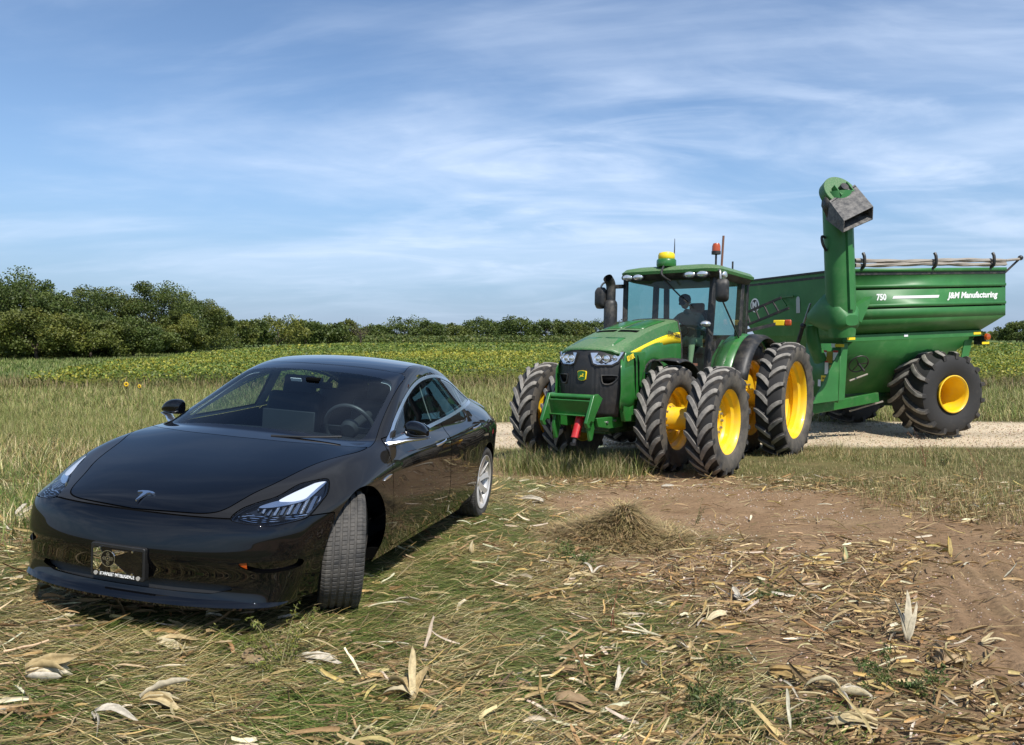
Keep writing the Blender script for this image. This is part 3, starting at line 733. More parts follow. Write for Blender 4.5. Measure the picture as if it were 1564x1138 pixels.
def ag_wheel(parent, x, y, s, Rt, Wt, rimR, nl, lug_w, lug_h, disc, name='wheel', fwd=1, skew=.30, wall=False):
    """a lugged farm tyre on a dished rim; s = +1 when the outer face looks to +Y"""
    wh = bpy.data.objects.new(name, None); C.objects.link(wh); wh.parent = parent; wh.location = (x, y, Rt); wh.empty_display_size = .2
    Rc = Rt-lug_h; W2 = Wt/2
    prof = []; ms = []
    def car_r(h):      # carcass radius at lateral h
        q = abs(h)/W2; return Rc-.035*Rt*q**2.4
    side_p = [(rimR*1.0, -W2*.70), (rimR+.02, -W2*.86), (rimR+(Rc-rimR)*.35, -W2*1.0), (rimR+(Rc-rimR)*.62, -W2*1.02), (rimR+(Rc-rimR)*.84, -W2*.985)]
    tread = [(car_r(h), h) for h in np.linspace(-W2*.93, W2*.93, 9)]
    prof = side_p+tread+[(r, -h) for r, h in side_p[::-1]]
    ms = [1]*(len(side_p)-1)+[1]+[0]*8+[1]+[1]*(len(side_p)-1)
    mb = MB(); mb.lathe(prof, 'Y', n=96, ms=ms)
    # lugs
    m = 7
    for k in range(nl):
        for sd in (1, -1):
            a0 = 2*math.pi*(k+(0 if sd > 0 else .5))/nl
            rows = []
            for i in range(m):
                t = i/(m-1)
                h = sd*W2*(-.03+1.05*t)
                a = a0-fwd*skew*((1-t)**1.6)
                wd = lug_w*(1.15-.25*t)
                if i == 0: wd *= .75
                ang = math.atan2(-fwd*skew*1.35*((1-t)**.35)*Rt*-1, W2)   # slope of the path
                top = Rt-(.035*Rt*abs(t)**3.0)-(.25*lug_h if i == 0 else 0); base = car_r(min(abs(h), W2*.93))-.012
                if t > .95: top -= lug_h*.25; base -= .05*Rt
                ca = 1/max(.45, math.cos(ang))
                da_t = wd*ca/2/Rt; da_b = da_t*1.45
                P = []
                for aa, rr in ((a-da_b, base), (a-da_t, top-.006), (a-da_t*.80, top), (a+da_t*.80, top), (a+da_t, top-.006), (a+da_b, base)):
                    P.append((rr*math.cos(aa), h, rr*math.sin(aa)))
                rows.append(P)
            n0 = len(mb.v); b0 = len(mb.m)
            mb.sheet(rows)
            for q in range(m-1):
                for j in range(5): mb.m[b0+q*5+j] = (3, 2, 2, 2, 3)[j]
            mb.add(rows[0], [tuple(range(6))], 3); mb.add(rows[-1], [tuple(range(6))], 3)
            # shoulder fall of the lug
            e = rows[-1]; dn = [(p[0]*.90, p[1]*.985, p[2]*.90) for p in e[1:5]]
            mb.sheet([e[1:5], dn], 3)
    ty = mb.build('tyre', [M['rubber'], M['rubber'] if wall else M['sidewall'], M['lug'], M['lug_side']], wh, sharp=38)
    # rim: flange, barrel and the disc set in at depth disc (measured from the outer flange)
    o = W2*(1.0 if wall else .74); r = MB()
    def Y(h): return h*s
    r.lathe([(rimR+.025, Y(o-.03)), (rimR+.03, Y(o)), (rimR+.012, Y(o+.008)), (rimR-.008, Y(o-.01)), (rimR-.022, Y(o-.05)), (rimR-.03, Y(o*.45)), (rimR-.075, Y(o*.25)), (rimR-.075, Y(-o*.25)), (rimR-.03, Y(-o*.45)), (rimR-.015, Y(-o)), (rimR+.025, Y(-o))], 'Y', n=72)
    dz = o-disc; hr = rimR*.42
    r.lathe([(rimR-.03, Y(dz-.10*np.sign(dz) if abs(dz) > .05 else dz-.03)), (rimR*.80, Y(dz-.02)), (hr*1.25, Y(dz)), (hr*1.15, Y(dz+.02)), (hr*.62, Y(dz+.02)), (hr*.60, Y(dz-.04)), (.001, Y(dz-.05))], 'Y', n=48)
    rim = r.build('rim', M['yellow'], wh, sharp=30)
    for q in range(10):
        a = 2*math.pi*q/10; b = MB(); b.cyl((hr*.88*math.cos(a), Y(dz+.01), hr*.88*math.sin(a)), (hr*.88*math.cos(a), Y(dz+.055), hr*.88*math.sin(a)), .02, 6)
        b.build('wheel_nut', M['steel'], rim)
    return wh

TR_YAW, TR_POS = 233.3, (3.49, 14.15, -.03)
TR_F = (math.cos(R(TR_YAW)), math.sin(R(TR_YAW)))
TR_M = Matrix.Translation(TR_POS) @ Matrix.Rotation(R(TR_YAW), 4, 'Z') @ Matrix.Rotation(R(-1.9), 4, 'Y')
tr = empty('farm_tractor', mw=TR_M, label='green farm tractor with yellow wheels and dual tyres, a driver in its cab', cat='tractor')
FA = 3.05
FR, RR = .785, 1.00
for sd in (1, -1):
    for yy in (.80, 1.56):
        ag_wheel(tr, FA, (yy if sd > 0 else .73*yy+.17)*sd*(1 if sd > 0 else 1.07), sd, FR, .40, .455, 19, .062, .055, .20 if yy > 1 else .15, fwd=1, skew=.34)
    for yy in (.80, 1.56):
        ag_wheel(tr, 0, yy*sd, sd, RR, .46, .66, 20, .066, .055, .40 if yy > 1 else .12, fwd=1, skew=.19)
# ---- bonnet: cross-sections from the nose to the cab
HS = [ # x, half width top, half width low, z top, z shoulder, z low
 (4.08, .475, .54, 1.765, 1.695, 1.02), (4.03, .495, .545, 1.81, 1.715, .93), (3.70, .495, .545, 1.925, 1.80, .90), (3.30, .49, .535, 2.045, 1.895, 1.0),
 (2.90, .48, .525, 2.15, 1.98, 1.28), (2.50, .47, .51, 2.235, 2.05, 1.40), (2.20, .46, .50, 2.29, 2.085, 1.40), (2.02, .46, .50, 2.31, 2.095, 1.40)]
HX = cr(HS, 5)
def hood_row(h, sgn=1):
    x, wt, wl, zt, zs, zl = h
    P = [(x, 0, zt), (x, wt*.5, zt-.004), (x, wt*.80, zt-.018), (x, wt*.93, zt-.045), (x, wt, zs+.02), (x, wt+.018, zs-.06), (x, wl, zs-.28), (x, wl, max(zl, zs-.62)), (x, wl-.012, zl)]
    w = min(1, max(0, (x-3.3)/.75))**1.5
    return [(a+.10*w-.17*w*(b/.5)**2, b*sgn, c) for a, b, c in P]
mb = MB(); top = [hood_row(h)[:6] for h in HX]
for sg in (1, -1): mb.sheet([[(a, b*sg, c) for a, b, c in r] for r in top])
f = hood_row(HX[0]); mb.add([(a, b, c) for a, b, c in f[:6]]+[(a, -b, c) for a, b, c in f[:6][::-1]], [tuple(range(12))])
bmh = mb.build('bonnet', M['green_dusty'], tr, sharp=30)
# cut-out round the wheel: side panel's lower edge rises over the axle
def arch_z(x):
    d = abs(x-(FA-.05)); return 1.56 if d < .01 else None
for sg in (1, -1):
    mb = MB(); rows = []
    for h in HX:
        r = hood_row(h, sg); x = h[0]
        zl = r[8][2]; d = x-(FA-.02)
        if abs(d) < .42: zl = max(zl, 1.22+math.sqrt(max(0, .42**2-d*d))*.95)
        zl = min(zl, r[5][2]-.08)
        rows.append([r[5], (x, (h[2]-.003)*sg, r[5][2]*.75+zl*.25), (x, h[2]*sg, r[5][2]*.5+zl*.5), (x, h[2]*sg, r[5][2]*.25+zl*.75), (x, (h[2]-.012)*sg, zl)])
    mb.sheet(rows); pnl = mb.build('side_panel', M['green'], tr, sharp=40, thick=.012)
    # black seal strip at the rear edge and arch
    mb = MB(); q = hood_row(HX[-1], sg); mb.tube([(p[0]-.01, p[1]*1.005, p[2]) for p in q], .018, 6); mb.build('bonnet_seal', M['tblack'], pnl)
    mb = MB(); mb.tube([(FA-.02+.44*math.cos(a), .53*sg, 1.22+.42*math.sin(a)) for a in np.linspace(R(5), R(165), 16)], .018, 6); mb.build('arch_seal', M['tblack'], pnl)
    # vertical louvre gaps behind the nose
    for xx in (3.66, 3.55):
        mb = MB(); mb.prism([(xx, 1.60), (xx+.055, 1.70), (xx+.03, 1.30), (xx-.02, 1.10)], .535*sg, .553*sg); mb.build('side_vent', M['gap'], pnl)
    # yellow stripe along the shoulder, tapering to the nose
    st = MB(); r0 = []
    for h in HX:
        x = h[0]
        if x > 3.88: continue
        t = (3.88-x)/(3.88-2.04); t = min(max(t, 0), 1)
        r = hood_row(h, sg); zc = r[5][2]+.0
        up_, dn_ = .012+.045*t**.8, .012+.105*t**.7
        y0 = abs(r[5][1]); r0.append([(x, (y0-.004-.10*up_+.004)*sg, zc+up_), (x, (y0+.006)*sg, zc), (x, (y0+.16*dn_+.003)*sg, zc-dn_)])
    st.sheet(r0); st.build('bonnet_stripe', M['decal_yellow'], pnl, thick=.006)
    text_obj('JOHN DEERE', .085, M['tblack'], pnl, frame((2.30, .5075*sg, 2.045), (-1*sg, 0, .10*sg*-1 if sg > 0 else .10), (0, -.12*sg, 1)), 'bonnet_lettering', bold=True, width=.46)
    text_obj('8310R', .10, M['decal_yellow'], pnl, frame((3.82, .552*sg, 1.665), (-1*sg, 0, .28 if sg > 0 else -.28), (.15*sg*0, -.10*sg, 1)), 'model_number', bold=True, width=.22)
# raised louvres and dark vents on the bonnet top
def hood_z(x, y):
    xs = [h[0] for h in HX][::-1]; zs = [h[3] for h in HX][::-1]
    return float(np.interp(x, xs, zs))-.014*(abs(y)/.36)**2
def hpatch(name, x0, x1, y0, y1, m, lift=.006, taper=0):
    mb = MB(); rows = [[(x, y*(1-taper*(x-x0)/(x1-x0)), hood_z(x, y)+lift) for y in np.linspace(y0, y1, 4)] for x in np.linspace(x0, x1, 8)]
    mb.sheet(rows); return mb.build(name, m, bmh, thick=.006)
for sg in (1, -1):
    a, b = sorted((.03*sg, .345*sg))
    hpatch('bonnet_screen', 3.60, 3.96, a, b, M['green'], .005); hpatch('bonnet_vent', 3.17, 3.27, a, b, M['gap'], .005); hpatch('bonnet_screen', 2.30, 3.05, a, b, M['green'], .006)
# ---- nose grille, lamps, badge
mb = MB(); rows = []
for z, wd, xo in ((1.80, .45, 4.175), (1.70, .475, 4.20), (1.56, .475, 4.22), (1.30, .46, 4.23), (1.05, .43, 4.21), (.90, .40, 4.18), (.86, .38, 4.14)):
    r = []
    for y in np.linspace(-1, 1, 61):
        cv = .21*abs(y)**2.2-.10
        rib = (.016*(1-abs(math.sin(y*wd*math.pi/.053))**.5) if (.30 < abs(y) < .92 and .93 < z < 1.58) else 0)
        r.append((xo-cv-rib, y*wd, z))
    rows.append(r)
rows = [[tuple(np.array(rows[i][j])*(1-t)+np.array(rows[i+1][j])*t) for j in range(61)] for i in range(len(rows)-1) for t in np.linspace(0, 1, 5, endpoint=False)]+[rows[-1]]
mb.sheet(rows); gr = mb.build('nose_grille', M['grille'], tr, sharp=60)
for sg in (1, -1):
    # cheek panels either side of the grille
    mb = MB(); mb.prism([(4.05, 1.78), (4.08, 1.72), (4.11, 1.4), (4.105, 1.0), (4.03, .80), (3.60, .78), (3.45, .92), (3.45, 1.80)], .42*sg, .49*sg); mb.build('nose_cheek', M['green'], tr, bevel=.015)
    mb = MB(); Pp = [(.10, 1.765), (.145, 1.62), (.20, 1.60), (.36, 1.605), (.42, 1.65), (.475, 1.78)]
    lx = lambda y, z: 4.322-.21*(abs(y)/.475)**2.2-(z-1.62)*.10
    mb.add([(lx(y, z)-.03, y*sg, z) for y, z in Pp]+[(lx(y, z), y*sg, z) for y, z in Pp], [tuple(range(5, -1, -1)), tuple(range(6, 12))]+[(i, (i+1) % 6, (i+1) % 6+6, i+6) for i in range(6)])
    hl_ = mb.build('headlight', mat('lamp_silver', (.62, .64, .66), .18, metal=.85), tr)
    for y, z, r_ in ((.20, 1.685, .050), (.295, 1.685, .056), (.385, 1.70, .040)):
        b = MB(); b.lathe([(r_, .0), (r_*.95, .012), (r_*.7, .002), (r_*.45, .004), (r_*.4, .016), (.001, .02)], 'X', (lx(y, z)+.001, y*sg, z), 20); b.build('lamp_bulb', M['lampglass'], hl_)
    mb = MB(); Q = [(.09, 1.775), (.135, 1.608), (.195, 1.582), (.365, 1.588), (.435, 1.64), (.487, 1.785)]
    mb.tube([(lx(y, z)+.004, y*sg, z) for y, z in Q], .010, 6); mb.build('lamp_bezel', M['grille'], hl_)
    mb = MB(); mb.tube([(4.332-.21*(abs(y)/.475)**2.2, y*sg, z) for y, z in cr([(.25, 1.45), (.42, 1.45), (.415, 1.39), (.35, 1.33), (.27, 1.34), (.25, 1.45)], 3)], .011, 6)
    mb.build('grille_handle', M['tblack'], gr)
    mb = MB(); mb.add([(4.328-.21*(abs(y)/.475)**2.2, y*sg, z) for y, z in ((.26, 1.44), (.41, 1.44), (.405, 1.39), (.35, 1.34), (.275, 1.345))], [(0, 1, 2, 3, 4)]); mb.build('grille_recess', M['gap'], gr, thick=.004)
# trademark badge: green shield, yellow rim, leaping animal
bx = 4.342
def bpoly(name, P, x0, x1, m, par):
    mb = MB(); k = len(P); mb.add([(x0, y, 1.44+z) for y, z in P]+[(x1, y, 1.44+z) for y, z in P], [tuple(range(k)), tuple(range(2*k-1, k-1, -1))]+[(i, (i+1) % k, (i+1) % k+k, i+k) for i in range(k)]); return mb.build(name, m, par)
shield = [(-y, z) for y, z in ((-.062,.066),(0,.074),(.062,.066),(.070,.05),(.060,-.05),(.04,-.066),(0,-.074),(-.04,-.066),(-.060,-.05),(-.070,.05))]
bd = bpoly('nose_badge', [(y*1.0, z) for y, z in shield], bx-.03, bx+.006, M['decal_yellow'], tr)
bpoly('badge_field', [(y*.92, z*.92) for y, z in shield], bx+.006, bx+.009, M['green'], bd)
deer = [(.052,-.045),(.020,-.022),(-.010,-.018),(-.045,-.024),(-.050,-.012),(-.026,.0),(-.034,.012),(-.046,.012),(-.048,.022),(-.036,.028),(-.044,.046),(-.034,.048),(-.030,.032),(-.018,.042),(-.012,.036),(-.022,.024),(-.010,.010),(.022,.010),(.034,.0),(.030,-.018),(.056,-.036)]
bpoly('badge_animal', [(-y*.72, z*.72) for y, z in deer][::-1], bx+.009, bx+.012, M['decal_yellow'], bd)
_nose = []
for o in tr.children_recursive:
    if o.name.split('.')[0] in ('nose_grille', 'nose_cheek', 'headlight', 'lamp_bulb', 'lamp_bezel', 'grille_handle', 'grille_recess', 'nose_badge', 'badge_field', 'badge_animal') and o.type == 'MESH':
        k_ = 1.0 if 'badge' in o.name else 1.11
        for v in o.data.vertices: v.co = (v.co.x-.11, v.co.y*k_, v.co.z-.045)
# ---- engine, frame, front axle under the bonnet
mb = MB(); mb.box((2.6, 0, 1.05), (1.6, .50, .75)); mb.box((2.55, 0, .72), (2.7, .42, .34)); mb.box((3.65, 0, .74), (.55, .56, .30)); mb.box((.5, 0, .95), (1.9, .62, .60))
mb.build('engine_frame', M['green_dark'], tr, bevel=.02)
mb = MB()
for sg in (1, -1):
    for q in range(7): mb.tube(cr([(2.55+.10*q, .26*sg, 1.20+.04*(q % 3)), (2.62+.10*q, .36*sg, 1.12+.06*(q % 2)), (2.66+.11*q, .33*sg, .88)], 4), .022, 6)
    mb.cyl((3.2, .30*sg, 1.25), (2.72, .30*sg, 1.22), .10, 14); mb.cyl((3.0, .25*sg, 1.0), (3.0, .42*sg, 1.0), .09, 14)
mb.build('engine_piping', M['dark_steel'], tr)
mb = MB(); mb.box((FA, 0, FR), (.36, 1.10, .32)); mb.build('front_axle', M['green_dark'], tr, bevel=.02)
for sg in (1, -1):
    mb = MB(); mb.tube(cr([(FA+.22, .20*sg, FR+.15), (FA+.20, .45*sg, FR+.16), (FA+.16, .58*sg, FR+.12)], 4), .032, 8); mb.build('steering_cylinder', M['steel'], tr)
for sg in (1, -1):
    mb = MB(); mb.lathe([(.19, .54*sg), (.21, .60*sg), (.21, .78*sg), (.17, .84*sg), (.17, 1.34*sg), (.12, 1.36*sg), (.001, 1.37*sg)], 'Y', (FA, 0, FR), 28); mb.build('hub_drum', M['yellow'], tr)
    mb = MB(); mb.lathe([(.20, .50*sg), (.20, .80*sg), (.15, .86*sg), (.15, 1.20*sg), (.001, 1.21*sg)], 'Y', (0, 0, RR), 28); mb.build('hub_drum', M['yellow'], tr)
mb = MB(); mb.box((0, 0, RR), (.62, .95, .62)); mb.build('rear_axle', M['green_dark'], tr, bevel=.03)
# ---- front lift frame
G = M['green']
hf = bpy.data.objects.new('front_hitch', None); C.objects.link(hf); hf.location = (-.13, 0, 0); hf.parent = tr
mb = MB(); mb.tube([(4.60, -.36, 1.205), (4.60, .36, 1.205)], .055, 14); mb.build('top_tube', G, hf)
mb = MB(); mb.bar((4.64, -.35, 1.0), (4.64, .35, 1.0), .03, .30, up=(.25, 0, 1)); mb.bar((4.62, -.35, .84), (4.62, .35, .84), .10, .03); mb.build('cross_plate', G, hf, bevel=.008)
for sg in (1, -1):
    mb = MB(); mb.prism([(4.54, 1.27), (4.66, 1.255), (4.80, .84), (4.84, .72), (4.80, .62), (4.72, .62), (4.765, .70), (4.72, .75), (4.66, .72), (4.60, .86), (4.42, 1.18)], .35*sg, .40*sg); mb.build('lift_arm', G, hf, bevel=.008)
    mb = MB(); mb.prism([(4.50, 1.10), (4.56, 1.10), (4.66, .62), (4.60, .34), (4.54, .36), (4.48, .62)], .27*sg, .315*sg); mb.prism([(4.55, .80), (3.95, .80), (3.80, .70), (3.80, .58), (4.20, .56), (4.50, .62)], .34*sg, .385*sg); mb.build('hitch_bracket', G, hf, bevel=.008)
    for q in ((4.05, .72), (4.28, .70)):
        b = MB(); b.cyl((q[0], .38*sg, q[1]), (q[0], .405*sg, q[1]), .025, 8); b.build('bracket_bolt', M['steel'], hf)
mb = MB(); mb.cyl((4.50, .10, .92), (4.66, .10, .40), .062, 14); mb.build('red_cylinder', M['red_cyl'], hf)
mb = MB(); mb.cyl((4.66, .10, .42), (4.69, .10, .30), .03, 10); mb.box((4.69, .10, .28), (.06, .08, .06)); mb.build('cylinder_rod', M['dark_steel'], hf)
for o in hf.children_recursive:
    for v in o.data.vertices: v.co = (v.co.x, v.co.y*.96, .50+(v.co.z-.34)*.70)
# ---- exhaust stack and its intake pipe
mb = MB(); mb.tube([(1.98, -.83, 1.95), (1.98, -.83, 2.58), (1.98, -.83, 2.62), (1.98, -.83, 2.66)], [.115, .115, .105, .075], 20); mb.tube(cr([(1.98, -.83, 2.65), (1.98, -.83, 2.86), (2.01, -.83, 2.95), (2.10, -.83, 3.02)], 6), .082, 18, caps=False)
mb.build('exhaust_stack', M['tblack'], tr, sharp=60)
mb = MB(); mb.bar((1.50, -.84, 2.93), (1.98, -.80, 2.88), .10, .07); mb.build('stack_bracket', M['tblack'], tr, bevel=.01)
# ---- cab
cab = bpy.data.objects.new('cab', None); C.objects.link(cab); cab.parent = tr
PB = M['tblack']
ZB, ZT = 1.42, 3.02
FP = ((1.66, .44, 1.50), (1.56, .80, 2.98))        # front pillar foot and head (left side)
def pillar(a, b, w=.09, d=.08):
    for sg in (1, -1):
        mb = MB(); mb.bar((a[0], a[1]*sg, a[2]), (b[0], b[1]*sg, b[2]), w, d); mb.build('cab_pillar', PB, cab, bevel=.012)
pillar((1.60, .76, 1.30), (1.48, .81, 3.1), .085, .10)
pillar((.36, .80, 1.72), (.26, .82, 3.1), .10, .10)
pillar((-.10, .76, 1.80), (-.10, .78, 3.1), .09, .09)
mb = MB(); mb.box((.75, 0, 1.30), (1.85, 1.5, .10)); mb.box((-.12, 0, 1.75), (.10, 1.45, .75)); mb.build('cab_floor', M['tblack'], cab)
def pane(name, P):
    mb = MB(); mb.add(P, [tuple(range(len(P)))]); return mb.build(name, M['cabglass'], cab)
pane('windscreen', [(1.63, -.72, 1.36), (1.63, .72, 1.36), (1.51, .77, 3.06), (1.51, -.77, 3.06)])
for sg in (1, -1):
    pane('side_window', [(1.58, .80*sg, 1.36), (.40, .83*sg, 1.40), (.31, .85*sg, 3.06), (1.47, .85*sg, 3.06)])
    pane('quarter_window', [(.30, .83*sg, 1.80), (-.06, .80*sg, 1.95), (-.08, .81*sg, 3.06), (.22, .85*sg, 3.06)])
pane('rear_window', [(-.14, -.72, 2.05), (-.14, .72, 2.05), (-.13, .74, 3.03), (-.13, -.74, 3.03)])
# roof: black underside lip and a green crown that overhangs
mb = MB(); rp = []
def roof_ring(z, gx0, gx1, gy, r=.22):
    cx_, w_ = (gx0+gx1)/2, gx1-gx0
    return [(cx_+a, b+.07*min(1, gy), z) for a, b in rbox(w_, gy*2, r, 6)]
mb.sheet([roof_ring(3.00, .0, 1.54, .80), roof_ring(3.02, -.05, 1.64, .86), roof_ring(3.10, -.10, 1.71, .89)], closed=True); mb.add(roof_ring(3.00, .0, 1.54, .80), [tuple(range(28))]); mb.build('roof_lining', PB, cab, sharp=50)
mb = MB(); rr_ = [roof_ring(3.09, -.12, 1.73, .90), roof_ring(3.14, -.14, 1.74, .91), roof_ring(3.20, -.08, 1.68, .86), roof_ring(3.24, .05, 1.52, .72), roof_ring(3.255, .3, 1.2, .4, .15)]
mb.sheet(rr_, closed=True); mb.add(rr_[-1], [tuple(range(28))]); mb.build('cab_roof', M['green_dusty'], cab, sharp=50)
for y in (-.66, -.46, .48, .70):
    x = 1.725
    mb = MB(); mb.lathe([(.001, .03), (.05, .028), (.075, .012), (.085, 0), (.09, -.03)], 'X', (0, 0, 0), 20); lo = mb.build('work_light', M['lampglass'], cab); lo.location = (x-.01, y, 3.055); lo.scale = (1, 1.15, .62)
    mb = MB(); mb.lathe([(.085, .004), (.10, .006), (.105, -.05)], 'X', (0, 0, 0), 20); lb = mb.build('light_housing', PB, lo)
mb = MB(); mb.lathe([(.001, .03), (.05, .028), (.07, .012), (.078, 0), (.085, -.05)], 'Y', (0, 0, 0), 20); lo = mb.build('work_light', M['lampglass'], cab); lo.location = (1.42, .965, 3.055); lo.scale = (1, 1, .8)
# roof furniture
mb = MB(); mb.lathe([(.001, .0), (.155, .0), (.165, .03), (.165, .11), (.15, .13), (.13, .135)], 'Z', (1.58, .0, 3.215), 28); gps = mb.build('receiver_dome', M['green'], tr, sharp=40)
mb = MB(); mb.lathe([(.13, .13), (.14, .15), (.14, .20), (.125, .235), (.08, .25), (.001, .252)], 'Z', (1.58, .0, 3.215), 28); mb.build('dome_cap', M['decal_yellow'], gps, sharp=40)
mb = MB(); mb.tube(cr([(1.72, .02, 3.22), (1.80, .02, 3.10), (1.80, .06, 3.03), (1.70, .14, 2.96)], 5), .018, 8); mb.build('receiver_cable', PB, gps)
mb = MB(); mb.cyl((1.40, .80, 3.2), (1.40, .80, 3.42), .018, 8); mb.cyl((1.40, .80, 3.40), (1.40, .80, 3.45), .075, 20); bc = mb.build('beacon_base', PB, tr)
mb = MB(); mb.lathe([(.070, .0), (.068, .085), (.05, .128), (.001, .14)], 'Z', (1.40, .80, 3.45), 24); mb.build('beacon_lens', M['amber'], bc)
mb = MB(); mb.cyl((1.05, .76, 3.2), (1.02, .77, 3.76), .020, 8); mb.build('aerial_mast', M['rust'], tr)
mb = MB(); mb.tube([(1.42, .06, 3.2), (1.40, .06, 3.55), (1.38, .05, 3.72)], [.012, .009, .005], 6); mb.build('aerial_whip', PB, tr)
mb = MB(); mb.cyl((.7, .82, 3.2), (.7, .82, 3.36), .015, 6); mb.build('roof_stub', PB, tr)
# mirrors on their arms
def tmirror(arm, c, name='wing_mirror', yaw=0):
    mb = MB(); mb.tube(cr(arm, 5), .018, 8); a = mb.build(name, M['steel'], tr)
    mb = MB(); rm = Matrix.Rotation(R(yaw), 3, 'Z'); P = rbox(.21, .37, .07, 5); V = [Vector(c)+rm @ Vector((t, u*sc, v*sc)) for t, sc in ((-.02, 1), (.03, 1), (.07, .8), (.085, .5)) for u, v in P]; k = len(P)
    mb.add(V, [tuple(range(k))]+[(q*k+i, q*k+(i+1) % k, (q+1)*k+(i+1) % k, (q+1)*k+i) for q in range(3) for i in range(k)]+[tuple(range(4*k-1, 3*k-1, -1))]); mb.build('mirror_head', PB, a, sharp=40)
tmirror([(1.55, .88, 3.08), (1.68, .98, 3.10), (1.72, 1.01, 3.0), (1.72, 1.02, 2.80)], (1.73, 1.05, 2.77), yaw=20)
tmirror([(1.98, -.84, 2.96), (2.0, -.96, 2.95), (2.02, -1.01, 2.86), (2.02, -1.01, 2.68)], (2.02, -1.0, 2.69), yaw=-15)
mb = MB(); mb.bar((1.545, -.05, 3.0), (1.60, .48, 2.52), .02, .02); mb.build('wiper', PB, cab)
mb = MB(); mb.bar((1.30, .862, 2.70), (.42, .862, 2.05), .02, .02); mb.build('side_wiper', PB, cab)
# door edge with latch, and the round lamp on the pillar foot
mb = MB(); mb.sphere((1.72, .78, 2.24), .085, 16, 8, zs=.6); lp = mb.build('marker_lamp', M['lampglass'], tr); lp.scale = (1, 1, 1)
mb = MB(); mb.bar((1.62, .86, 2.05), (1.70, .78, 2.2), .03, .03); mb.box((1.66, .90, 1.88), (.06, .05, .16)); mb.build('door_latch', PB, tr)
# ---- fenders
def fender(cx, R0, y0, y1, a0, a1, m, name, zc, drop=.05):
    mb = MB(); rows = []
    for a in np.linspace(R(a0), R(a1), 20):
        ca, sa = math.cos(a), math.sin(a)
        rows.append([(cx+(R0-drop)*ca, y0, zc+(R0-drop)*sa), (cx+R0*ca, y0+(.05 if y1 > y0 else -.05), zc+R0*sa), (cx+(R0+.015)*ca, (y0+y1)/2, zc+(R0+.015)*sa), (cx+R0*ca, y1-(.05 if y1 > y0 else -.05), zc+R0*sa), (cx+(R0-drop)*ca, y1, zc+(R0-drop)*sa)])
    mb.sheet(rows); return mb.build(name, m, tr, sharp=50, thick=.014)
for sg in (1, -1):
    fender(FA-.04, .87, .60*sg, 1.03*sg, 74, 152, PB, 'front_fender', FR, .03)
    fd_ = fender(0, 1.13, .60*sg, .98*sg, 18, 150, M['green'], 'rear_fender', RR)
    mb = MB(); rows = []
    for a in np.linspace(R(18), R(150), 20):
        rows.append([(1.135*math.cos(a), .97*sg, RR+1.135*math.sin(a)), (1.12*math.cos(a), 1.15*sg, RR+1.12*math.sin(a)), (1.06*math.cos(a), 1.24*sg, RR+1.06*math.sin(a))])
    mb.sheet(rows); mb.build('fender_extension', PB, fd_, sharp=50, thick=.014)
    # inner face of the fender up to the cab
    mb = MB(); mb.prism([(1.02, 1.36), (.86, 1.72), (.45, 2.02), (-.3, 2.06), (-.8, 1.75), (-.8, 1.1), (.9, 1.1)], .56*sg, .60*sg); mb.build('fender_liner', M['green'], fd_)
# fuel tank, steps
mb = MB(); mb.box((1.35, .62, .90), (1.1, .42, .62)); mb.build('fuel_tank', PB, tr, bevel=.08, seg=4)
mb = MB(); mb.box((1.35, -.62, .90), (1.1, .42, .62)); mb.build('tool_box', PB, tr, bevel=.08, seg=4)
st_ = bpy.data.objects.new('cab_steps', None); C.objects.link(st_); st_.parent = tr
for z, w in ((.50, .92), (.78, .90), (1.06, .88)):
    mb = MB(); mb.box((1.60, w, z), (.40, .24, .035)); mb.build('step', M['green_dark'], st_, bevel=.006)
mb = MB(); mb.prism([(1.38, .42), (1.82, .42), (1.84, 1.32), (1.36, 1.32)], .80, .775); mb.build('step_back', M['green_dark'], st_)
mb = MB(); mb.cyl((1.85, .62, 1.40), (1.85, .62, 1.60), .075, 14); mb.cyl((1.85, .62, 1.56), (1.85, .62, 1.60), .09, 14); mb.build('air_precleaner', M['rust'], tr)
# seat, column, wheel, console
mb = MB(); mb.box((.52, 0, 1.82), (.50, .52, .14)); mb.box((.28, 0, 2.22), (.14, .50, .70), rot=Matrix.Rotation(R(-8), 3, 'Y')); mb.box((.25, 0, 2.62), (.10, .28, .16)); mb.build('driver_seat', M['seat'], tr, bevel=.04, seg=4)
mb = MB(); mb.box((.52, 0, 1.55), (.36, .40, .42)); mb.build('seat_base', PB, tr)
mb = MB(); mb.bar((1.42, 0, 1.36), (1.18, 0, 2.05), .16, .16); mb.box((1.25, 0, 2.08), (.18, .30, .14)); mb.build('steering_column', PB, tr, bevel=.02)
mb = MB(); mb.M = frame((1.10, 0, 2.20), (0, 1, 0), (.80, 0, .6)); mb.tube([(.20*math.cos(a), .20*math.sin(a), 0) for a in np.linspace(0, 2*math.pi, 33)], .016, 8, caps=False)
for a in (.5, 2.6, 4.7): mb.bar((0, 0, -.03), (.2*math.cos(a), .2*math.sin(a), 0), .03, .012)
mb.build('steering_wheel', PB, tr)
mb = MB(); mb.box((.55, -.40, 2.02), (.55, .16, .10)); mb.box((.90, -.48, 2.25), (.06, .26, .20)); mb.build('side_console', PB, tr, bevel=.015)
# rear lamp arm sticking out behind the cab
mb = MB(); mb.bar((-.30, .70, 2.20), (-.50, 1.20, 2.34), .05, .06); la = mb.build('lamp_arm', PB, tr)
mb = MB(); mb.box((-.50, 1.26, 2.36), (.05, .20, .10)); mb.build('yellow_reflector', M['decal_yellow'], la, bevel=.01)
mb = MB(); mb.box((-.495, 1.42, 2.36), (.06, .12, .11)); mb.build('turn_lamp', M['amber'], la, bevel=.02)
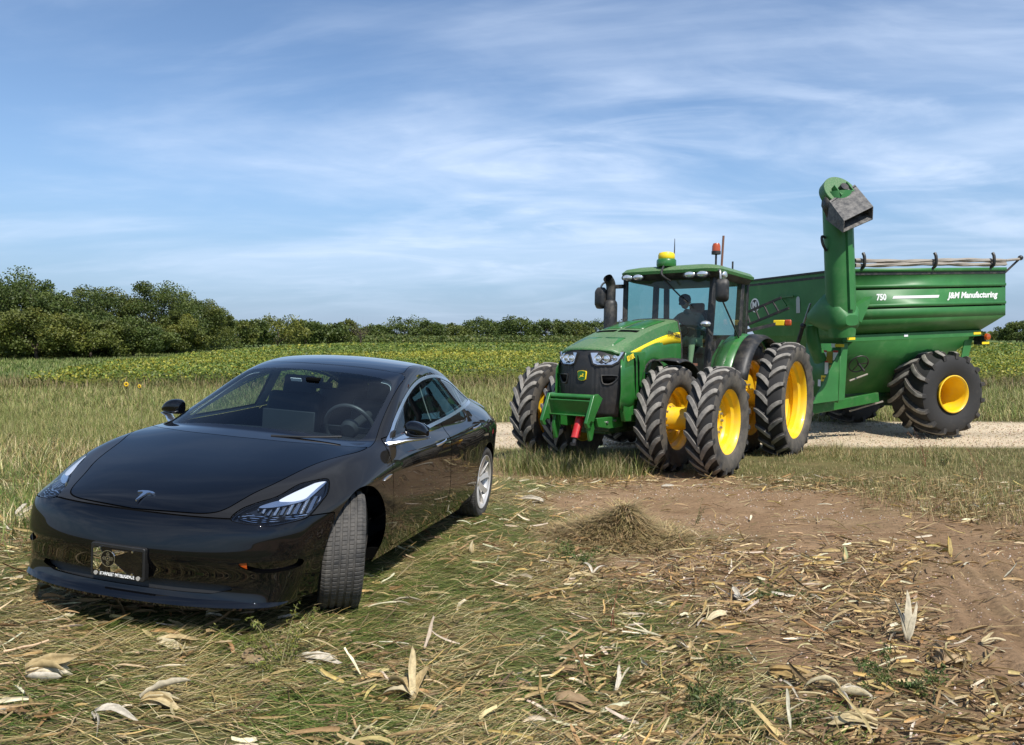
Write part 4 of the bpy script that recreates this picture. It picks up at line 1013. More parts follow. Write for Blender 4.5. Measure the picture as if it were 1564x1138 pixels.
# drawbar
mb = MB(); mb.box((-.75, 0, .52), (.9, .12, .06)); mb.build('drawbar', M['dark_steel'], tr)

# ------------------------------------------------------------------ driver
def skin_body(name, J, B, parent, m, sub=2):
    """J: {joint: (point, radius)}, B: bones; grown with a skin modifier"""
    keys = list(J); me = bpy.data.meshes.new(name)
    me.from_pydata([J[k][0] for k in keys], [(keys.index(a), keys.index(b)) for a, b in B], [])
    o = bpy.data.objects.new(name, me); C.objects.link(o); o.parent = parent
    md = o.modifiers.new('skin', 'SKIN'); md.use_smooth_shade = True
    for i, k in enumerate(keys):
        r = J[k][1]; me.skin_vertices[0].data[i].radius = r if isinstance(r, tuple) else (r, r)
    me.skin_vertices[0].data[0].use_root = True
    s = o.modifiers.new('sub', 'SUBSURF'); s.levels = s.render_levels = sub
    me.materials.append(m); return o
dr = empty('person', (0, 0, 0), label='driver in a dark shirt and khaki trousers leaning over the steering wheel of the tractor', cat='person')
dr.matrix_world = TR_M @ Matrix.Translation((0, .05, .02))
J = {'pelvis': ((.52, 0, 1.96), (.17, .13)), 'waist': ((.56, 0, 2.12), (.165, .125)), 'chest': ((.68, 0, 2.32), (.185, .125)), 'neckb': ((.79, 0, 2.46), (.085, .08)), 'neck': ((.84, 0, 2.53), (.058, .058)),
 'lsh': ((.75, .17, 2.40), .072), 'lel': ((.86, .40, 2.20), .050), 'lwr': ((1.06, .26, 2.16), .032),
 'rsh': ((.75, -.17, 2.40), .072), 'rel': ((.88, -.33, 2.18), .050), 'rwr': ((1.06, -.17, 2.22), .032)}
torso = skin_body('person_body', J, [('pelvis', 'waist'), ('waist', 'chest'), ('chest', 'neckb'), ('neckb', 'neck'), ('chest', 'lsh'), ('lsh', 'lel'), ('lel', 'lwr'), ('chest', 'rsh'), ('rsh', 'rel'), ('rel', 'rwr')], dr, M['shirt'])
J = {'hip': ((.54, 0, 1.95), .13), 'lh': ((.58, .10, 1.95), .095), 'lk': ((1.02, .20, 1.98), .068), 'la': ((1.10, .20, 1.52), .045), 'rh': ((.58, -.10, 1.95), .095), 'rk': ((1.00, -.18, 1.97), .068), 'ra': ((1.12, -.16, 1.52), .045)}
skin_body('trousers', J, [('hip', 'lh'), ('lh', 'lk'), ('lk', 'la'), ('hip', 'rh'), ('rh', 'rk'), ('rk', 'ra')], dr, M['trousers'])
for y in (.20, -.16):
    mb = MB(); rows = []
    for x, w, h in ((1.02, .04, .05), (1.08, .045, .10), (1.18, .05, .085), (1.27, .048, .06), (1.32, .03, .035)): rows.append([(x, y+w*math.cos(a), 1.385+h*.5+h*.5*math.sin(a)) for a in np.linspace(0, 2*math.pi, 12, endpoint=False)])
    mb.sheet(rows, closed=True); mb.add(rows[0], [tuple(range(12))]); mb.add(rows[-1], [tuple(range(11, -1, -1))]); mb.build('boot', mat('tan_boot', (.22, .11, .05), .7), dr, sharp=60)
# head with face, looking down ahead
hd = MB(); HM = Matrix.Translation((.90, 0, 2.645)) @ Matrix.Rotation(R(25), 4, 'Y'); hd.M = HM
V = []; F = []; nu, nv = 24, 16
for i in range(nv+1):
    t = math.pi*i/nv
    for j in range(nu):
        p = 2*math.pi*j/nu; x, y, z = math.sin(t)*math.cos(p), math.sin(t)*math.sin(p), math.cos(t)
        r = .118; jw = 1-.25*max(0, -z)**1.5
        fx = x*.098*jw+(.012 if x > 0 and z < 0 else 0); fy = y*.076*jw; fz = z*r
        if x > .85 and abs(y) < .22 and -.35 < z < .12: fx += .022*(1-abs(y)/.22)
        if x > .6 and .05 < z < .25 and .2 < abs(y) < .6: fx -= .010
        if x > .8 and -.62 < z < -.48: fx += .004
        V.append((fx, fy, fz))
for i in range(nv):
    for j in range(nu): F.append((i*nu+j, i*nu+(j+1) % nu, (i+1)*nu+(j+1) % nu, (i+1)*nu+j))
hd.add(V, F); head = hd.build('head', M['skin'], dr, sharp=80)
for sg in (1, -1):
    mb = MB(); mb.M = HM; mb.sphere((.084, .030*sg, .018), .011, 10, 6); mb.build('eye', M['white'], head)
    mb = MB(); mb.M = HM; mb.sphere((-.01, .078*sg, 0), .030, 10, 6); e = mb.build('ear', M['skin'], head)
mb = MB(); mb.M = HM; mb.box((.094, 0, -.062), (.012, .045, .008)); mb.build('mouth', M['red_cyl'], head)
mb = MB(); mb.M = HM; mb.lathe([(.102, .022), (.106, .05), (.095, .10), (.05, .135), (.001, .142)], 'Z', (-.012, 0, 0), 24); rows = [[(x, y, .03-.02*((x-.09)/.09)) for y in np.linspace(-w, w, 9)] for x, w in ((.07, .07), (.12, .065), (.16, .04))]; mb.sheet(rows); mb.build('cap', M['hair'], head, thick=.006)
# hands on the rim of the wheel: palm, four fingers and a thumb each
for c, d, sg in (((1.09, .235, 2.175), (.55, -.62, .35), 1), ((1.09, -.155, 2.235), (.75, .10, .30), -1)):
    d = Vector(d).normalized(); sd = d.cross(Vector((0, 0, 1))).normalized()*sg; up_ = sd.cross(d).normalized()
    if up_.z < 0: up_ = -up_
    c = Vector(c); J = {'w': (tuple(c-d*.05), (.028, .02)), 'p': (tuple(c), (.036, .018)), 'k': (tuple(c+d*.04), (.038, .016))}; Bn = [('w', 'p'), ('p', 'k')]
    for q, (o_, ln) in enumerate(((-.03, .068), (-.01, .078), (.01, .074), (.03, .058))):
        a = c+d*.04+sd*o_; b_ = a+d*ln*.45-up_*.006; e_ = b_+d*ln*.25-up_*ln*.35; J[f'a{q}'] = (tuple(a), .0095); J[f'b{q}'] = (tuple(b_), .009); J[f'c{q}'] = (tuple(e_), .008); Bn += [('k', f'a{q}'), (f'a{q}', f'b{q}'), (f'b{q}', f'c{q}')]
    a = c-sd*.034; b_ = a-sd*.022+d*.03-up_*.012; J['t1'] = (tuple(a), .011); J['t2'] = (tuple(b_), .009); Bn += [('p', 't1'), ('t1', 't2')]
    skin_body('hand', J, Bn, torso, M['skin'], 1)
# ------------------------------------------------------------------ grain cart
CYAW = 197.8
CT_M = Matrix.Translation((8.695, 17.46, -.02)) @ Matrix.Rotation(R(CYAW), 4, 'Z') @ Matrix.Rotation(R(2.0), 4, 'Y')
ct = empty('grain_cart', mw=CT_M, label='tall green grain cart with its auger raised, hitched behind the tractor on the dirt road', cat='grain cart')
CG = M['cart']
for sg in (1, -1):
    w = ag_wheel(ct, .05, 1.30*sg, sg, .90, .92, .365, 15, .08, .08, .56, fwd=1, skew=-.36, wall=True)
XF, XR, HW = 2.57, -1.36, 1.75
# side walls with pressed ribs
for sg in (1, -1):
    mb = MB(); prof = [(0, 3.50), (.03, 3.50), (.03, 3.44), (.0, 3.43), (0, 3.18), (.018, 3.17), (.018, 3.13), (-.012, 3.11), (-.012, 3.085), (0, 3.075), (0, 2.80), (.018, 2.79), (.018, 2.75), (-.012, 2.73), (-.012, 2.705), (0, 2.695), (0, 2.50)]
    mb.sheet([[(x, (HW+d)*sg, z) for d, z in prof] for x in (XF, XR)]); o = mb.build('side_wall', CG, ct, sharp=20, thick=.008)
    mb = MB(); mb.box(((XF+XR)/2, (HW+.006)*sg, 3.40), (XF-XR-.02, .012, .05)); mb.build('dark_band', M['tblack'], o)
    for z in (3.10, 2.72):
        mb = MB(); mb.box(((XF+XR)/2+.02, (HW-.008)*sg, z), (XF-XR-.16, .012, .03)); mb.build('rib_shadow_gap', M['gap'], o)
    # sloping hopper flank, then the edge beam
    mb = MB(); mb.add([(XF, HW*sg, 2.50), (XR, HW*sg, 2.50), (-1.0, 1.47*sg, 2.20), (XF-.05, 1.47*sg, 2.20)], [(0, 1, 2, 3)]); mb.build('hopper_flank', CG, ct, thick=.008)
    mb = MB(); mb.prism([(1.47, 2.205), (1.51, 2.20), (1.51, 2.07), (1.40, 2.07), (1.40, 2.205)] if sg > 0 else [(-1.47, 2.205), (-1.51, 2.20), (-1.51, 2.07), (-1.40, 2.07), (-1.40, 2.205)], XF-.03, -.97, plane='YZ'); b = mb.build('edge_beam', CG, ct, bevel=.006)
    for x in (XF-.14, -.86):
        mb = MB(); mb.box((x, 1.513*sg, 2.135), (.20, .004, .055)); mb.build('yellow_reflector', M['decal_yellow'], b)
    mb = MB(); mb.add([(XF-.1, 1.42*sg, 2.07), (-.9, 1.42*sg, 2.07), (.2, .45*sg, .80), (1.7, .45*sg, .80)], [(0, 1, 2, 3)]); mb.build('lower_hopper', CG, ct, thick=.008)
    # front and rear gusset plates under the beam
    mb = MB(); mb.prism([(2.40, 2.06), (2.50, 2.06), (3.28, .86), (2.50, .90)], 1.37*sg, 1.40*sg); mb.build('front_gusset', CG, ct, bevel=.006)
    mb = MB(); mb.prism([(-.92, 2.06), (-.70, 2.06), (-.46, 1.10), (-.62, 1.10)], 1.34*sg, 1.37*sg); mb.prism([(-.92, 2.06), (-.86, 2.06), (-.56, 1.10), (-.62, 1.10)], 1.22*sg, 1.34*sg); mb.build('rear_gusset', CG, ct, bevel=.006)
# front and rear walls
mb = MB(); mb.add([(XF, HW, 3.50), (XF, -HW, 3.50), (XF, -HW, 2.50), (XF, HW, 2.50), (XF-.04, 1.47, 2.20), (XF-.04, -1.47, 2.20), (XF-.1, 1.42, 2.07), (XF-.1, -1.42, 2.07), (1.7, .45, .80), (1.7, -.45, .80)], [(0, 1, 2, 3), (3, 2, 5, 4), (4, 5, 7, 6), (6, 7, 9, 8)]); fw_ = mb.build('front_wall', CG, ct, smooth=False, thick=.008)
mb = MB(); mb.add([(XR, HW, 3.50), (XR, -HW, 3.50), (XR, -HW, 2.50), (XR, HW, 2.50), (-1.0, 1.47, 2.20), (-1.0, -1.47, 2.20), (-.9, 1.42, 2.07), (-.9, -1.42, 2.07), (.2, .45, .80), (.2, -.45, .80)], [(0, 1, 2, 3), (3, 2, 5, 4), (4, 5, 7, 6), (6, 7, 9, 8)]); mb.build('rear_wall', CG, ct, smooth=False, thick=.008)
mb = MB(); mb.box((XF+.004, 0, 3.40), (.012, 2*HW, .05)); mb.build('dark_band', M['tblack'], fw_)
mb = MB(); mb.bar((XF+.01, -HW, 3.51), (XF+.01, HW, 3.51), .05, .04); mb.build('top_rail', M['dark_steel'], ct)
mb = MB(); mb.box((.95, 0, .72), (1.8, .9, .22)); mb.cyl((2.6, .35, .95), (.2, .35, .75), .20, 16); mb.build('sump', M['green_dark'], ct, bevel=.02)
mb = MB(); mb.bar((0, -1.1, .90), (0, 1.1, .90), .28, .30); mb.build('axle_beam', M['green_dark'], ct)
# inside: the grain bed, so the box does not read as empty sheet
# tarp rolled along the left top edge, with its stops and crank arm
mb = MB(); rows = []
def roll(y, z, r, ph):
    rows = []
    for i, x in enumerate(np.linspace(XF-.02, XR+.02, 40)):
        rows.append([(x, y+(r+.008*math.sin(7*x+ph+3*a))*math.cos(a), z+.012*math.sin(2.1*x+ph)+(r+.006*math.sin(9*x+2*a+ph))*math.sin(a)) for a in np.linspace(0, 2*math.pi, 14, endpoint=False)])
    return rows
mb.sheet(roll(HW+.02, 3.575, .038, 0), closed=True); t1 = mb.build('tarp_roll', M['tarp'], ct)
mb = MB(); mb.sheet(roll(HW+.01, 3.648, .041, 2), closed=True); mb.build('tarp_roll', M['tarp'], ct)
for x in (2.40, .62, -.92):
    mb = MB(); mb.tube(cr([(x, HW+.03, 3.50), (x, HW+.10, 3.56), (x, HW+.105, 3.72), (x, HW+.07, 3.80)], 4), .030, 8); mb.build('tarp_stop', M['tblack'], ct)
mb = MB(); mb.cyl((XR, HW+.01, 3.648), (XR-.42, HW+.01, 3.68), .028, 10); mb.build('tarp_axle', M['tarp'], ct)
mb = MB(); mb.tube([(XR-.40, HW+.01, 3.69), (XR-.02, HW-.15, 3.30)], .022, 8); mb.sphere((XR-.41, HW+.01, 3.70), .055, 10, 6); mb.build('crank_arm', M['tblack'], ct)
# lettering
def side_text(t, x, z, size, width, par, shear=0):
    return text_obj(t, size, M['white'], par, frame((x, HW+.006, z), (-1, 0, 0), (0, 0, 1)), 'lettering', width=width, shear=shear, bold=True)
side_text('750', 1.90, 2.93, .17, .24, ct)
side_text('J&M Manufacturing', -.46, 2.935, .17, 1.36, ct, .2)
mb = MB(); mb.prism([(1.63, 2.90), (1.60, 2.955), (.43, 2.955), (.46, 2.90)], HW+.004, HW+.009); mb.build('white_stripe', M['white'], ct)
def decal(name, x, y, z, w, h, m, par=None, lettering=None):
    mb = MB(); mb.box((x, y, z), (.004, w, h)); return mb.build(name, m, par or ct)
mb = MB(); mb.box((1.05, 1.515, 2.15), (.10, .004, .05)); mb.build('small_decal', M['white'], ct)
# round maker's mark on the front wall
mk = MB(); mk.lathe([(.001, .008), (.16, .008), (.165, .0)], 'X', (XF+.004, -1.42, 2.92), 30); mk = mk.build('maker_mark', M['white'], fw_)
mb = MB(); mb.lathe([(.001, .004), (.13, .004)], 'X', (XF+.0105, -1.42, 2.92), 30); mb.build('mark_disc', M['tblack'], mk)
text_obj('M', .22, M['white'], mk, frame((XF+.017, -1.42, 2.92), (0, 1, 0), (0, 0, 1)), 'mark_letter', bold=True)
dm = {'w': M['white'], 'y': mat('faded_yellow_decal', (.35, .26, .03), .6), 'r': mat('red_decal', (.5, .04, .03), .6), 'o': M['decal_yellow']}
zf = lambda z: XF-.1-(2.07-z)*(.77/1.27)
fp = bpy.data.objects.new('decal_panel', None); bpy.data.objects.remove(fp)
mb = MB(); mb.add([(2.60, .40, 2.04), (2.60, 1.44, 2.04), (2.66, 1.40, .85), (2.66, .40, .85)], [(0, 1, 2, 3)]); bpn = mb.build('front_plate', CG, ct, thick=.010)
for (y, z, w_, h_, k) in ((.62, 1.78, .14, .16, 'w'), (.78, 1.76, .17, .24, 'y'), (.95, 1.78, .14, .16, 'w'), (.62, 1.88, .14, .04, 'r'), (.95, 1.88, .14, .04, 'r'), (.70, 1.53, .10, .24, 'w'), (.70, 1.66, .10, .04, 'r'), (.97, 1.62, .10, .12, 'w'), (.84, 1.56, .10, .09, 'y'), (.68, 1.32, .26, .12, 'o'), (.50, 1.22, .08, .14, 'w'), (1.05, 2.0, .26, .06, 'o'), (.88, 2.0, .12, .08, 'w')):
    xx = 2.60+(2.02-z)*.0513+.008; mb = MB(); mb.box((xx, y+.34, z), (.005, w_, h_), rot=Matrix.Rotation(R(-2.9), 3, 'Y')); d = mb.build('warning_decal', dm[k], bpn)
text_obj('CAUTION', .05, M['tblack'], bpn, frame((2.60+.70*.0513+.014, 1.02, 1.32), (0, 1, 0), (0, 0, 1)), 'decal_lettering', bold=True, width=.20)
# ladder on the front wall
ld = bpy.data.objects.new('ladder', None); C.objects.link(ld); ld.parent = ct
L0, L1 = Vector((3.34, -.72, 2.45)), Vector((2.92, .25, 2.80))
for k, up_ in enumerate((0, .26)):
    mb = MB(); mb.bar(L0+Vector((0, -.10*k, up_)), L1+Vector((0, -.25*k, up_*.9)), .05, .05); mb.build('ladder_rail', M['dark_steel'], ld)
for t in (.12, .34, .56, .78):
    p = L0.lerp(L1, t); mb = MB(); mb.bar(p, p+Vector((0, -.10-.15*t, .25)), .03, .03); mb.build('ladder_rung', M['dark_steel'], ld)
mb = MB(); mb.bar((XF+.05, -.62, 3.06), (XF+.05, .02, 3.06), .03, .03); mb.bar((XF+.05, -.42, 3.06), (XF+.10, -.15, 2.86), .03, .03); mb.build('step_rail', M['green'], ct)
mb = MB(); mb.prism([(y*.06, z) for y, z in [(-1, -.17), (1, -.17), (1, .12), (.7, .17), (0, .19), (-.7, .17), (-1, .12)]], XF+.01, XF+.014, plane='YZ'); o = mb.build('oval_sticker', mat('grey_sticker', (.42, .46, .43), .6), ct); o.location = (0, .12, 2.86)
# lights
mb = MB(); mb.box((-1.02, 1.44, 1.98), (.06, .26, .20)); tl = mb.build('tail_lamp_box', M['tblack'], ct, bevel=.01)
mb = MB(); mb.lathe([(.001, .05), (.06, .045), (.075, .0)], 'Y', (-1.06, 1.57, 2.05), 16); mb.build('tail_lamp', M['amber'], tl)
mb = MB(); mb.box((-1.02, 1.575, 1.92), (.20, .006, .05)); mb.build('yellow_reflector', M['decal_yellow'], tl)
# hand wheel and its gate rod on the flank
hw_ = frame((2.03, 1.27, 1.60), (.86, .10, .42), (-.35, .55, .70)); mb = MB(); mb.M = hw_
mb.tube([(.20*math.cos(a), .20*math.sin(a), 0) for a in np.linspace(0, 2*math.pi, 33)], .013, 8, caps=False)
for a in (.4, 2.5, 4.6): mb.bar((0, 0, 0), (.2*math.cos(a), .2*math.sin(a), 0), .02, .012)
mb.cyl((0, 0, .02), (0, 0, -.25), .022, 8); mb.build('hand_wheel', M['dark_steel'], ct)
mb = MB(); mb.cyl((2.22, 1.22, 1.26), (1.80, 1.26, 1.38), .018, 8); mb.build('gate_rod', M['tarp'], ct)
# tongue: two beams drawn together at the hitch
for a_, b_ in (((1.45, 1.16, .88), (4.8, .92, .52)), ((1.25, -1.0, .88), (4.8, .70, .52))):
    mb = MB(); mb.bar(a_, b_, .09, .20); mb.build('tongue_beam', M['green'], ct, bevel=.01)
mb = MB(); mb.box((4.85, .82, .50), (.45, .30, .10)); mb.build('hitch_eye', M['dark_steel'], ct, bevel=.01)
mb = MB(); mb.bar((1.9, .85, .58), (1.3, 1.15, .78), .03, .03); mb.build('brace_rod', M['tarp'], ct)
mb = MB(); mb.cyl((2.9, .30, .70), (4.7, .80, .75), .06, 12); mb.build('drive_shaft', M['dark_steel'], ct)
# ---- auger: boot, elbow, upright tube, head and spout
au = bpy.data.objects.new('auger', None); C.objects.link(au); au.parent = ct
B0, T0 = Vector((3.04, 1.95, 2.45)), Vector((3.10, 1.93, 4.93))
mb = MB(); P = [B0+Vector((-.02, -.02, -.25)), B0, T0]; mb.tube(P, [.24, .27, .27], 28); mb.build('auger_tube', CG, au, sharp=50)
mb = MB(); mb.bar(B0+Vector((.02, .29, .25)), T0+Vector((0, .285, -.35)), .10, .05, up=(0, 1, 0)); mb.build('tube_seam', CG, au)
mb = MB()
rows = []
for c, w_, h0, h1 in (((3.04, 2.23, 0), .14, 2.40, 2.60), ((3.04, 2.14, 0), .25, 2.30, 2.80), ((3.04, 1.95, 0), .29, 2.25, 3.0), ((3.04, 1.70, 0), .30, 2.28, 3.04), ((3.06, 1.45, 0), .27, 2.38, 2.84), ((3.06, 1.26, 0), .22, 2.45, 2.70)):
    rows.append([(c[0]+a*w_, c[1], (h0+h1)/2+b*(h1-h0)/2) for a, b in [(math.copysign(abs(math.cos(q))**.6, math.cos(q)), math.copysign(abs(math.sin(q))**.6, math.sin(q))) for q in np.linspace(0, 2*math.pi, 24, endpoint=False)]])
mb.sheet(rows, closed=True); mb.add(rows[0], [tuple(range(24))]); mb.add(rows[-1], [tuple(range(23, -1, -1))]); mb.build('auger_boot', CG, au, sharp=55)
mb = MB(); mb.tube(cr([(3.0, 1.04, 2.42), (2.94, 1.04, 2.05), (2.75, 1.0, 1.70)], 5), .13, 16); mb.build('lower_duct', CG, au)
mb = MB(); mb.prism([(2.30, 2.95), (2.95, 2.62), (2.57, 2.45)], HW+.01, HW+.20); mb.build('auger_bracket', CG, au)
# fold cylinder beside the boot
mb = MB(); mb.cyl((3.21, 1.29, 2.86), (3.23, 1.08, 2.42), .022, 8); mb.build('cylinder_rod', M['steel'], au)
mb = MB(); mb.cyl((3.23, 1.08, 2.42), (3.22, .84, 1.92), .042, 10); mb.sphere((3.23, 1.08, 2.42), .06, 10, 6); mb.build('fold_cylinder', M['dark_steel'], au)
mb = MB(); mb.tube(cr([tuple(T0+Vector((.26, -.02, -.85))), tuple(T0+Vector((.34, -.02, -.83))), tuple(T0+Vector((.34, 0, -.97))), tuple(T0+Vector((.26, .0, -1.10)))], 4), .025, 6); mb.build('hose_loop', M['tblack'], au)
# rounded head plate, motor bracket and the rubber discharge spout
hn = Vector((.05, .86, .50)).normalized(); hx = Vector((1, 0, -.30)); hx = (hx-hn*hx.dot(hn)).normalized(); hy = hn.cross(hx)
HC = Vector((3.09, 2.0, 4.93))
mb = MB(); n = 30; mb.add([HC+(hx*math.cos(2*math.pi*i/n)+hy*math.sin(2*math.pi*i/n))*.345+hn*h for h in (-.16, .03) for i in range(n)], [tuple(range(n-1, -1, -1)), tuple(range(n, 2*n))]+[(i, (i+1) % n, n+(i+1) % n, n+i) for i in range(n)])
hdp = mb.build('auger_head', M['green_dusty'], au, bevel=.012)
mb = MB()
for o_, d_ in (((-.16, .02), (.02, .24, .10)), ((.16, .02), (.02, .24, .10)), ((0, .12), (.32, .02, .10))):
    Mx = Matrix((hx, hy, hn)).transposed(); mb.box(HC+hx*o_[0]+hy*o_[1]+hn*.08, d_, rot=Mx)
mb.build('motor_bracket', CG, hdp)
mb = MB(); mb.cyl(HC+hn*.02, HC+hn*.16, .08, 12); mb.build('motor', M['dark_steel'], hdp)
A_, B_, C_, D_ = (Vector(q) for q in ((3.50, 2.57, 4.30), (2.81, 2.52, 4.57), (2.78, 2.48, 4.35), (3.48, 2.52, 4.10)))
E_, F_, I_, H_ = (Vector(q) for q in ((3.43, 2.11, 4.73), (2.80, 2.05, 5.06), (2.79, 1.95, 4.74), (3.42, 2.0, 4.42)))
mb = MB(); mb.add([A_, B_, C_, D_, E_, F_, I_, H_], [(0, 1, 5, 4), (2, 3, 7, 6), (0, 4, 7, 3), (1, 2, 6, 5)]); sp = mb.build('spout', M['spout'], au, smooth=False, thick=.018)
w_ = (B_-A_).normalized()
for q, s_ in ((E_, 1),):
    mb = MB(); u_ = (E_-A_).normalized(); mb.add([q+u_*.0, q+u_*.28+Vector((0, 0, .02)), q+u_*.22+Vector((0, -.08, -.20)), q+Vector((0, -.06, -.30))], [(0, 1, 2, 3)]); mb.build('spout_ear', M['tblack'], sp, thick=.02)
mb = MB(); mb.bar(E_+w_*.02+(A_-E_)*.06, F_-w_*.02+(B_-F_)*.06, .05, .012); mb.build('spout_strip', M['dark_steel'], sp)
mb = MB(); mb.add([q+Vector((.012, 0, 0)) for q in (H_.lerp(D_, .70)+Vector((.0,0,.10)), H_.lerp(D_, .82)+Vector((0,0,.09)), H_.lerp(D_, .80)+Vector((0,0,.20)), H_.lerp(D_, .68)+Vector((0,0,.20)))], [(0, 1, 2, 3)]); mb.build('spout_decal', mat('faded_round_decal', (.12, .12, .12), .7), sp, thick=.004)
# ------------------------------------------------------------------ camera, sun, sky
sc = bpy.context.scene
cd = bpy.data.cameras.new('camera'); cam = bpy.data.objects.new('camera', cd); C.objects.link(cam)
cam.location = (0, 0, CAM_H); cam.rotation_euler = (R(90)-TH, 0, 0)
cd.sensor_width = 36; cd.lens = 36*1165/1564; cd.clip_start = .05; cd.clip_end = 6000; sc.camera = cam
SUN = Vector((.34, -.72, 1.14)).normalized()
sl = bpy.data.lights.new('sun', 'SUN'); sl.energy = 5.0; sl.angle = R(.53); sl.color = (1, .955, .89)
so = bpy.data.objects.new('sun', sl); C.objects.link(so); so.rotation_euler = SUN.to_track_quat('Z', 'Y').to_euler(); so.location = (0, 0, 50)
w = bpy.data.worlds.new('World'); sc.world = w; w.use_nodes = True
nt = w.node_tree; N, Lk = nt.nodes, nt.links
bg = N['Background']; bg.inputs['Strength'].default_value = .122
sky = N.new('ShaderNodeTexSky'); sky.sky_type = 'NISHITA'; sky.sun_disc = False
sky.sun_elevation = math.asin(SUN.z); sky.sun_rotation = math.atan2(SUN.x, SUN.y)
sky.air_density = 1.0; sky.dust_density = .1; sky.ozone_density = 4.5; sky.altitude = 0
tc = N.new('ShaderNodeTexCoord'); sep = N.new('ShaderNodeSeparateXYZ'); Lk.new(tc.outputs['Generated'], sep.inputs[0])
def mth(op, a, b=None, clamp=False):
    n = N.new('ShaderNodeMath'); n.operation = op; n.use_clamp = clamp
    for i, v in enumerate((a, b)):
        if v is None: continue
        if isinstance(v, (int, float)): n.inputs[i].default_value = v
        else: Lk.new(v, n.inputs[i])
    return n.outputs[0]
den = mth('ADD', mth('MAXIMUM', sep.outputs['Z'], 0), .16)
cmb = N.new('ShaderNodeCombineXYZ'); Lk.new(mth('DIVIDE', sep.outputs['X'], den), cmb.inputs[0]); Lk.new(mth('DIVIDE', sep.outputs['Y'], den), cmb.inputs[1])
def cloud(scale, rot, stretch, detail, dist, loc=(0, 0, 0)):
    mp = N.new('ShaderNodeMapping'); mp.inputs['Rotation'].default_value = (0, 0, R(rot)); mp.inputs['Scale'].default_value = (stretch, 1, 1); mp.inputs['Location'].default_value = loc
    Lk.new(cmb.outputs[0], mp.inputs['Vector'])
    n = N.new('ShaderNodeTexNoise'); n.inputs['Scale'].default_value = scale; n.inputs['Detail'].default_value = detail; n.inputs['Roughness'].default_value = .55; n.inputs['Distortion'].default_value = dist
    Lk.new(mp.outputs[0], n.inputs['Vector']); return n.outputs['Fac']
def rng_map(v, a, b):
    n = N.new('ShaderNodeMapRange'); n.interpolation_type = 'SMOOTHSTEP'; n.inputs['From Min'].default_value = a; n.inputs['From Max'].default_value = b; Lk.new(v, n.inputs['Value']); return n.outputs['Result']
c1 = rng_map(cloud(.75, -14, .60, 8, .9, (1.3, .4, 0)), .40, .68)
c2 = rng_map(cloud(2.0, 28, .52, 9, 1.4, (.2, 3.1, 0)), .42, .72)
c3 = rng_map(cloud(.45, 10, .7, 5, .5, (4.0, 1.0, 0)), .36, .58)
c4 = rng_map(cloud(5.0, 34, .45, 8, 1.0, (2.2, .3, 0)), .40, .72)
veil0 = mth('ADD', mth('MULTIPLY', c1, .55), mth('MULTIPLY', mth('MULTIPLY', c2, c3), .55), True)
veil = mth('ADD', veil0, mth('MULTIPLY', mth('MULTIPLY', c4, c1), .22), True)
# the thin cloud thins out overhead and low down
fade = rng_map(sep.outputs['Z'], .0, .16)
amt = mth('MULTIPLY', veil, mth('ADD', mth('MULTIPLY', fade, .60), .16), True)
mx = N.new('ShaderNodeMix'); mx.data_type = 'RGBA'; Lk.new(amt, mx.inputs[0]); 
hz = N.new('ShaderNodeMix'); hz.data_type = 'RGBA'; Lk.new(mth('MULTIPLY', rng_map(sep.outputs['Z'], .26, -.02), .85), hz.inputs[0]); Lk.new(sky.outputs[0], hz.inputs[6]); hz.inputs[7].default_value = (1.60, 2.50, 4.15, 1)
Lk.new(hz.outputs[2], mx.inputs[6]); mx.inputs[7].default_value = (5.5, 6.4, 7.9, 1)
Lk.new(mx.outputs[2], bg.inputs['Color'])
vs = sc.view_settings; vs.view_transform = 'Standard'; vs.look = 'None'; vs.exposure = .3; vs.gamma = 1
sc.cycles.max_bounces = 8; sc.cycles.transparent_max_bounces = 16; sc.cycles.use_denoising = True
sc.cycles.sample_clamp_indirect = 6

# ------------------------------------------------------------------ lie of the land
_lat = rng.random((8, 257, 257))
def vn(x, y, s, k=0):
    """value noise 0..1"""
    X, Y = np.asarray(x)/s+37.3*k, np.asarray(y)/s+11.7*k
    xi, yi = np.floor(X).astype(int), np.floor(Y).astype(int); fx, fy = X-xi, Y-yi
    fx = fx*fx*(3-2*fx); fy = fy*fy*(3-2*fy); A = _lat[k % 8]
    a, b, c, d = A[xi % 256, yi % 256], A[(xi+1) % 256, yi % 256], A[xi % 256, (yi+1) % 256], A[(xi+1) % 256, (yi+1) % 256]
    return (a*(1-fx)+b*fx)*(1-fy)+(c*(1-fx)+d*fx)*fy
def fbm(x, y, s, k=0, o=4):
    t = 0; a = .5; tot = 0
    for i in range(o): t = t+a*vn(x, y, s/2**i, k+i); tot += a; a *= .55
    return t/tot
def sst(x, a, b): t = np.clip((x-a)/(b-a), 0, 1); return t*t*(3-2*t)
_wp = [CAR_MW @ Vector((x, y, 0)) for x in (0, -2.875) for y in (.8, -.8)]
_A = np.array([[p.x, p.y, 1] for p in _wp]); _PL = np.linalg.lstsq(_A, np.array([p.z for p in _wp]), rcond=None)[0]
_yy = np.linspace(-20, 400, 8401); _bz = np.interp(_yy, [-20, 0, 3, 7, 10.8, 12.6, 14.2, 16, 18.5, 24, 34, 60, 400], [.75, .62, .50, .275, .075, .055, -.04, -.05, -.055, -.06, -.04, 0, 0])
_kr = np.hanning(41); _kr /= _kr.sum(); _bz = np.convolve(np.pad(_bz, 20, mode='edge'), _kr, 'valid')
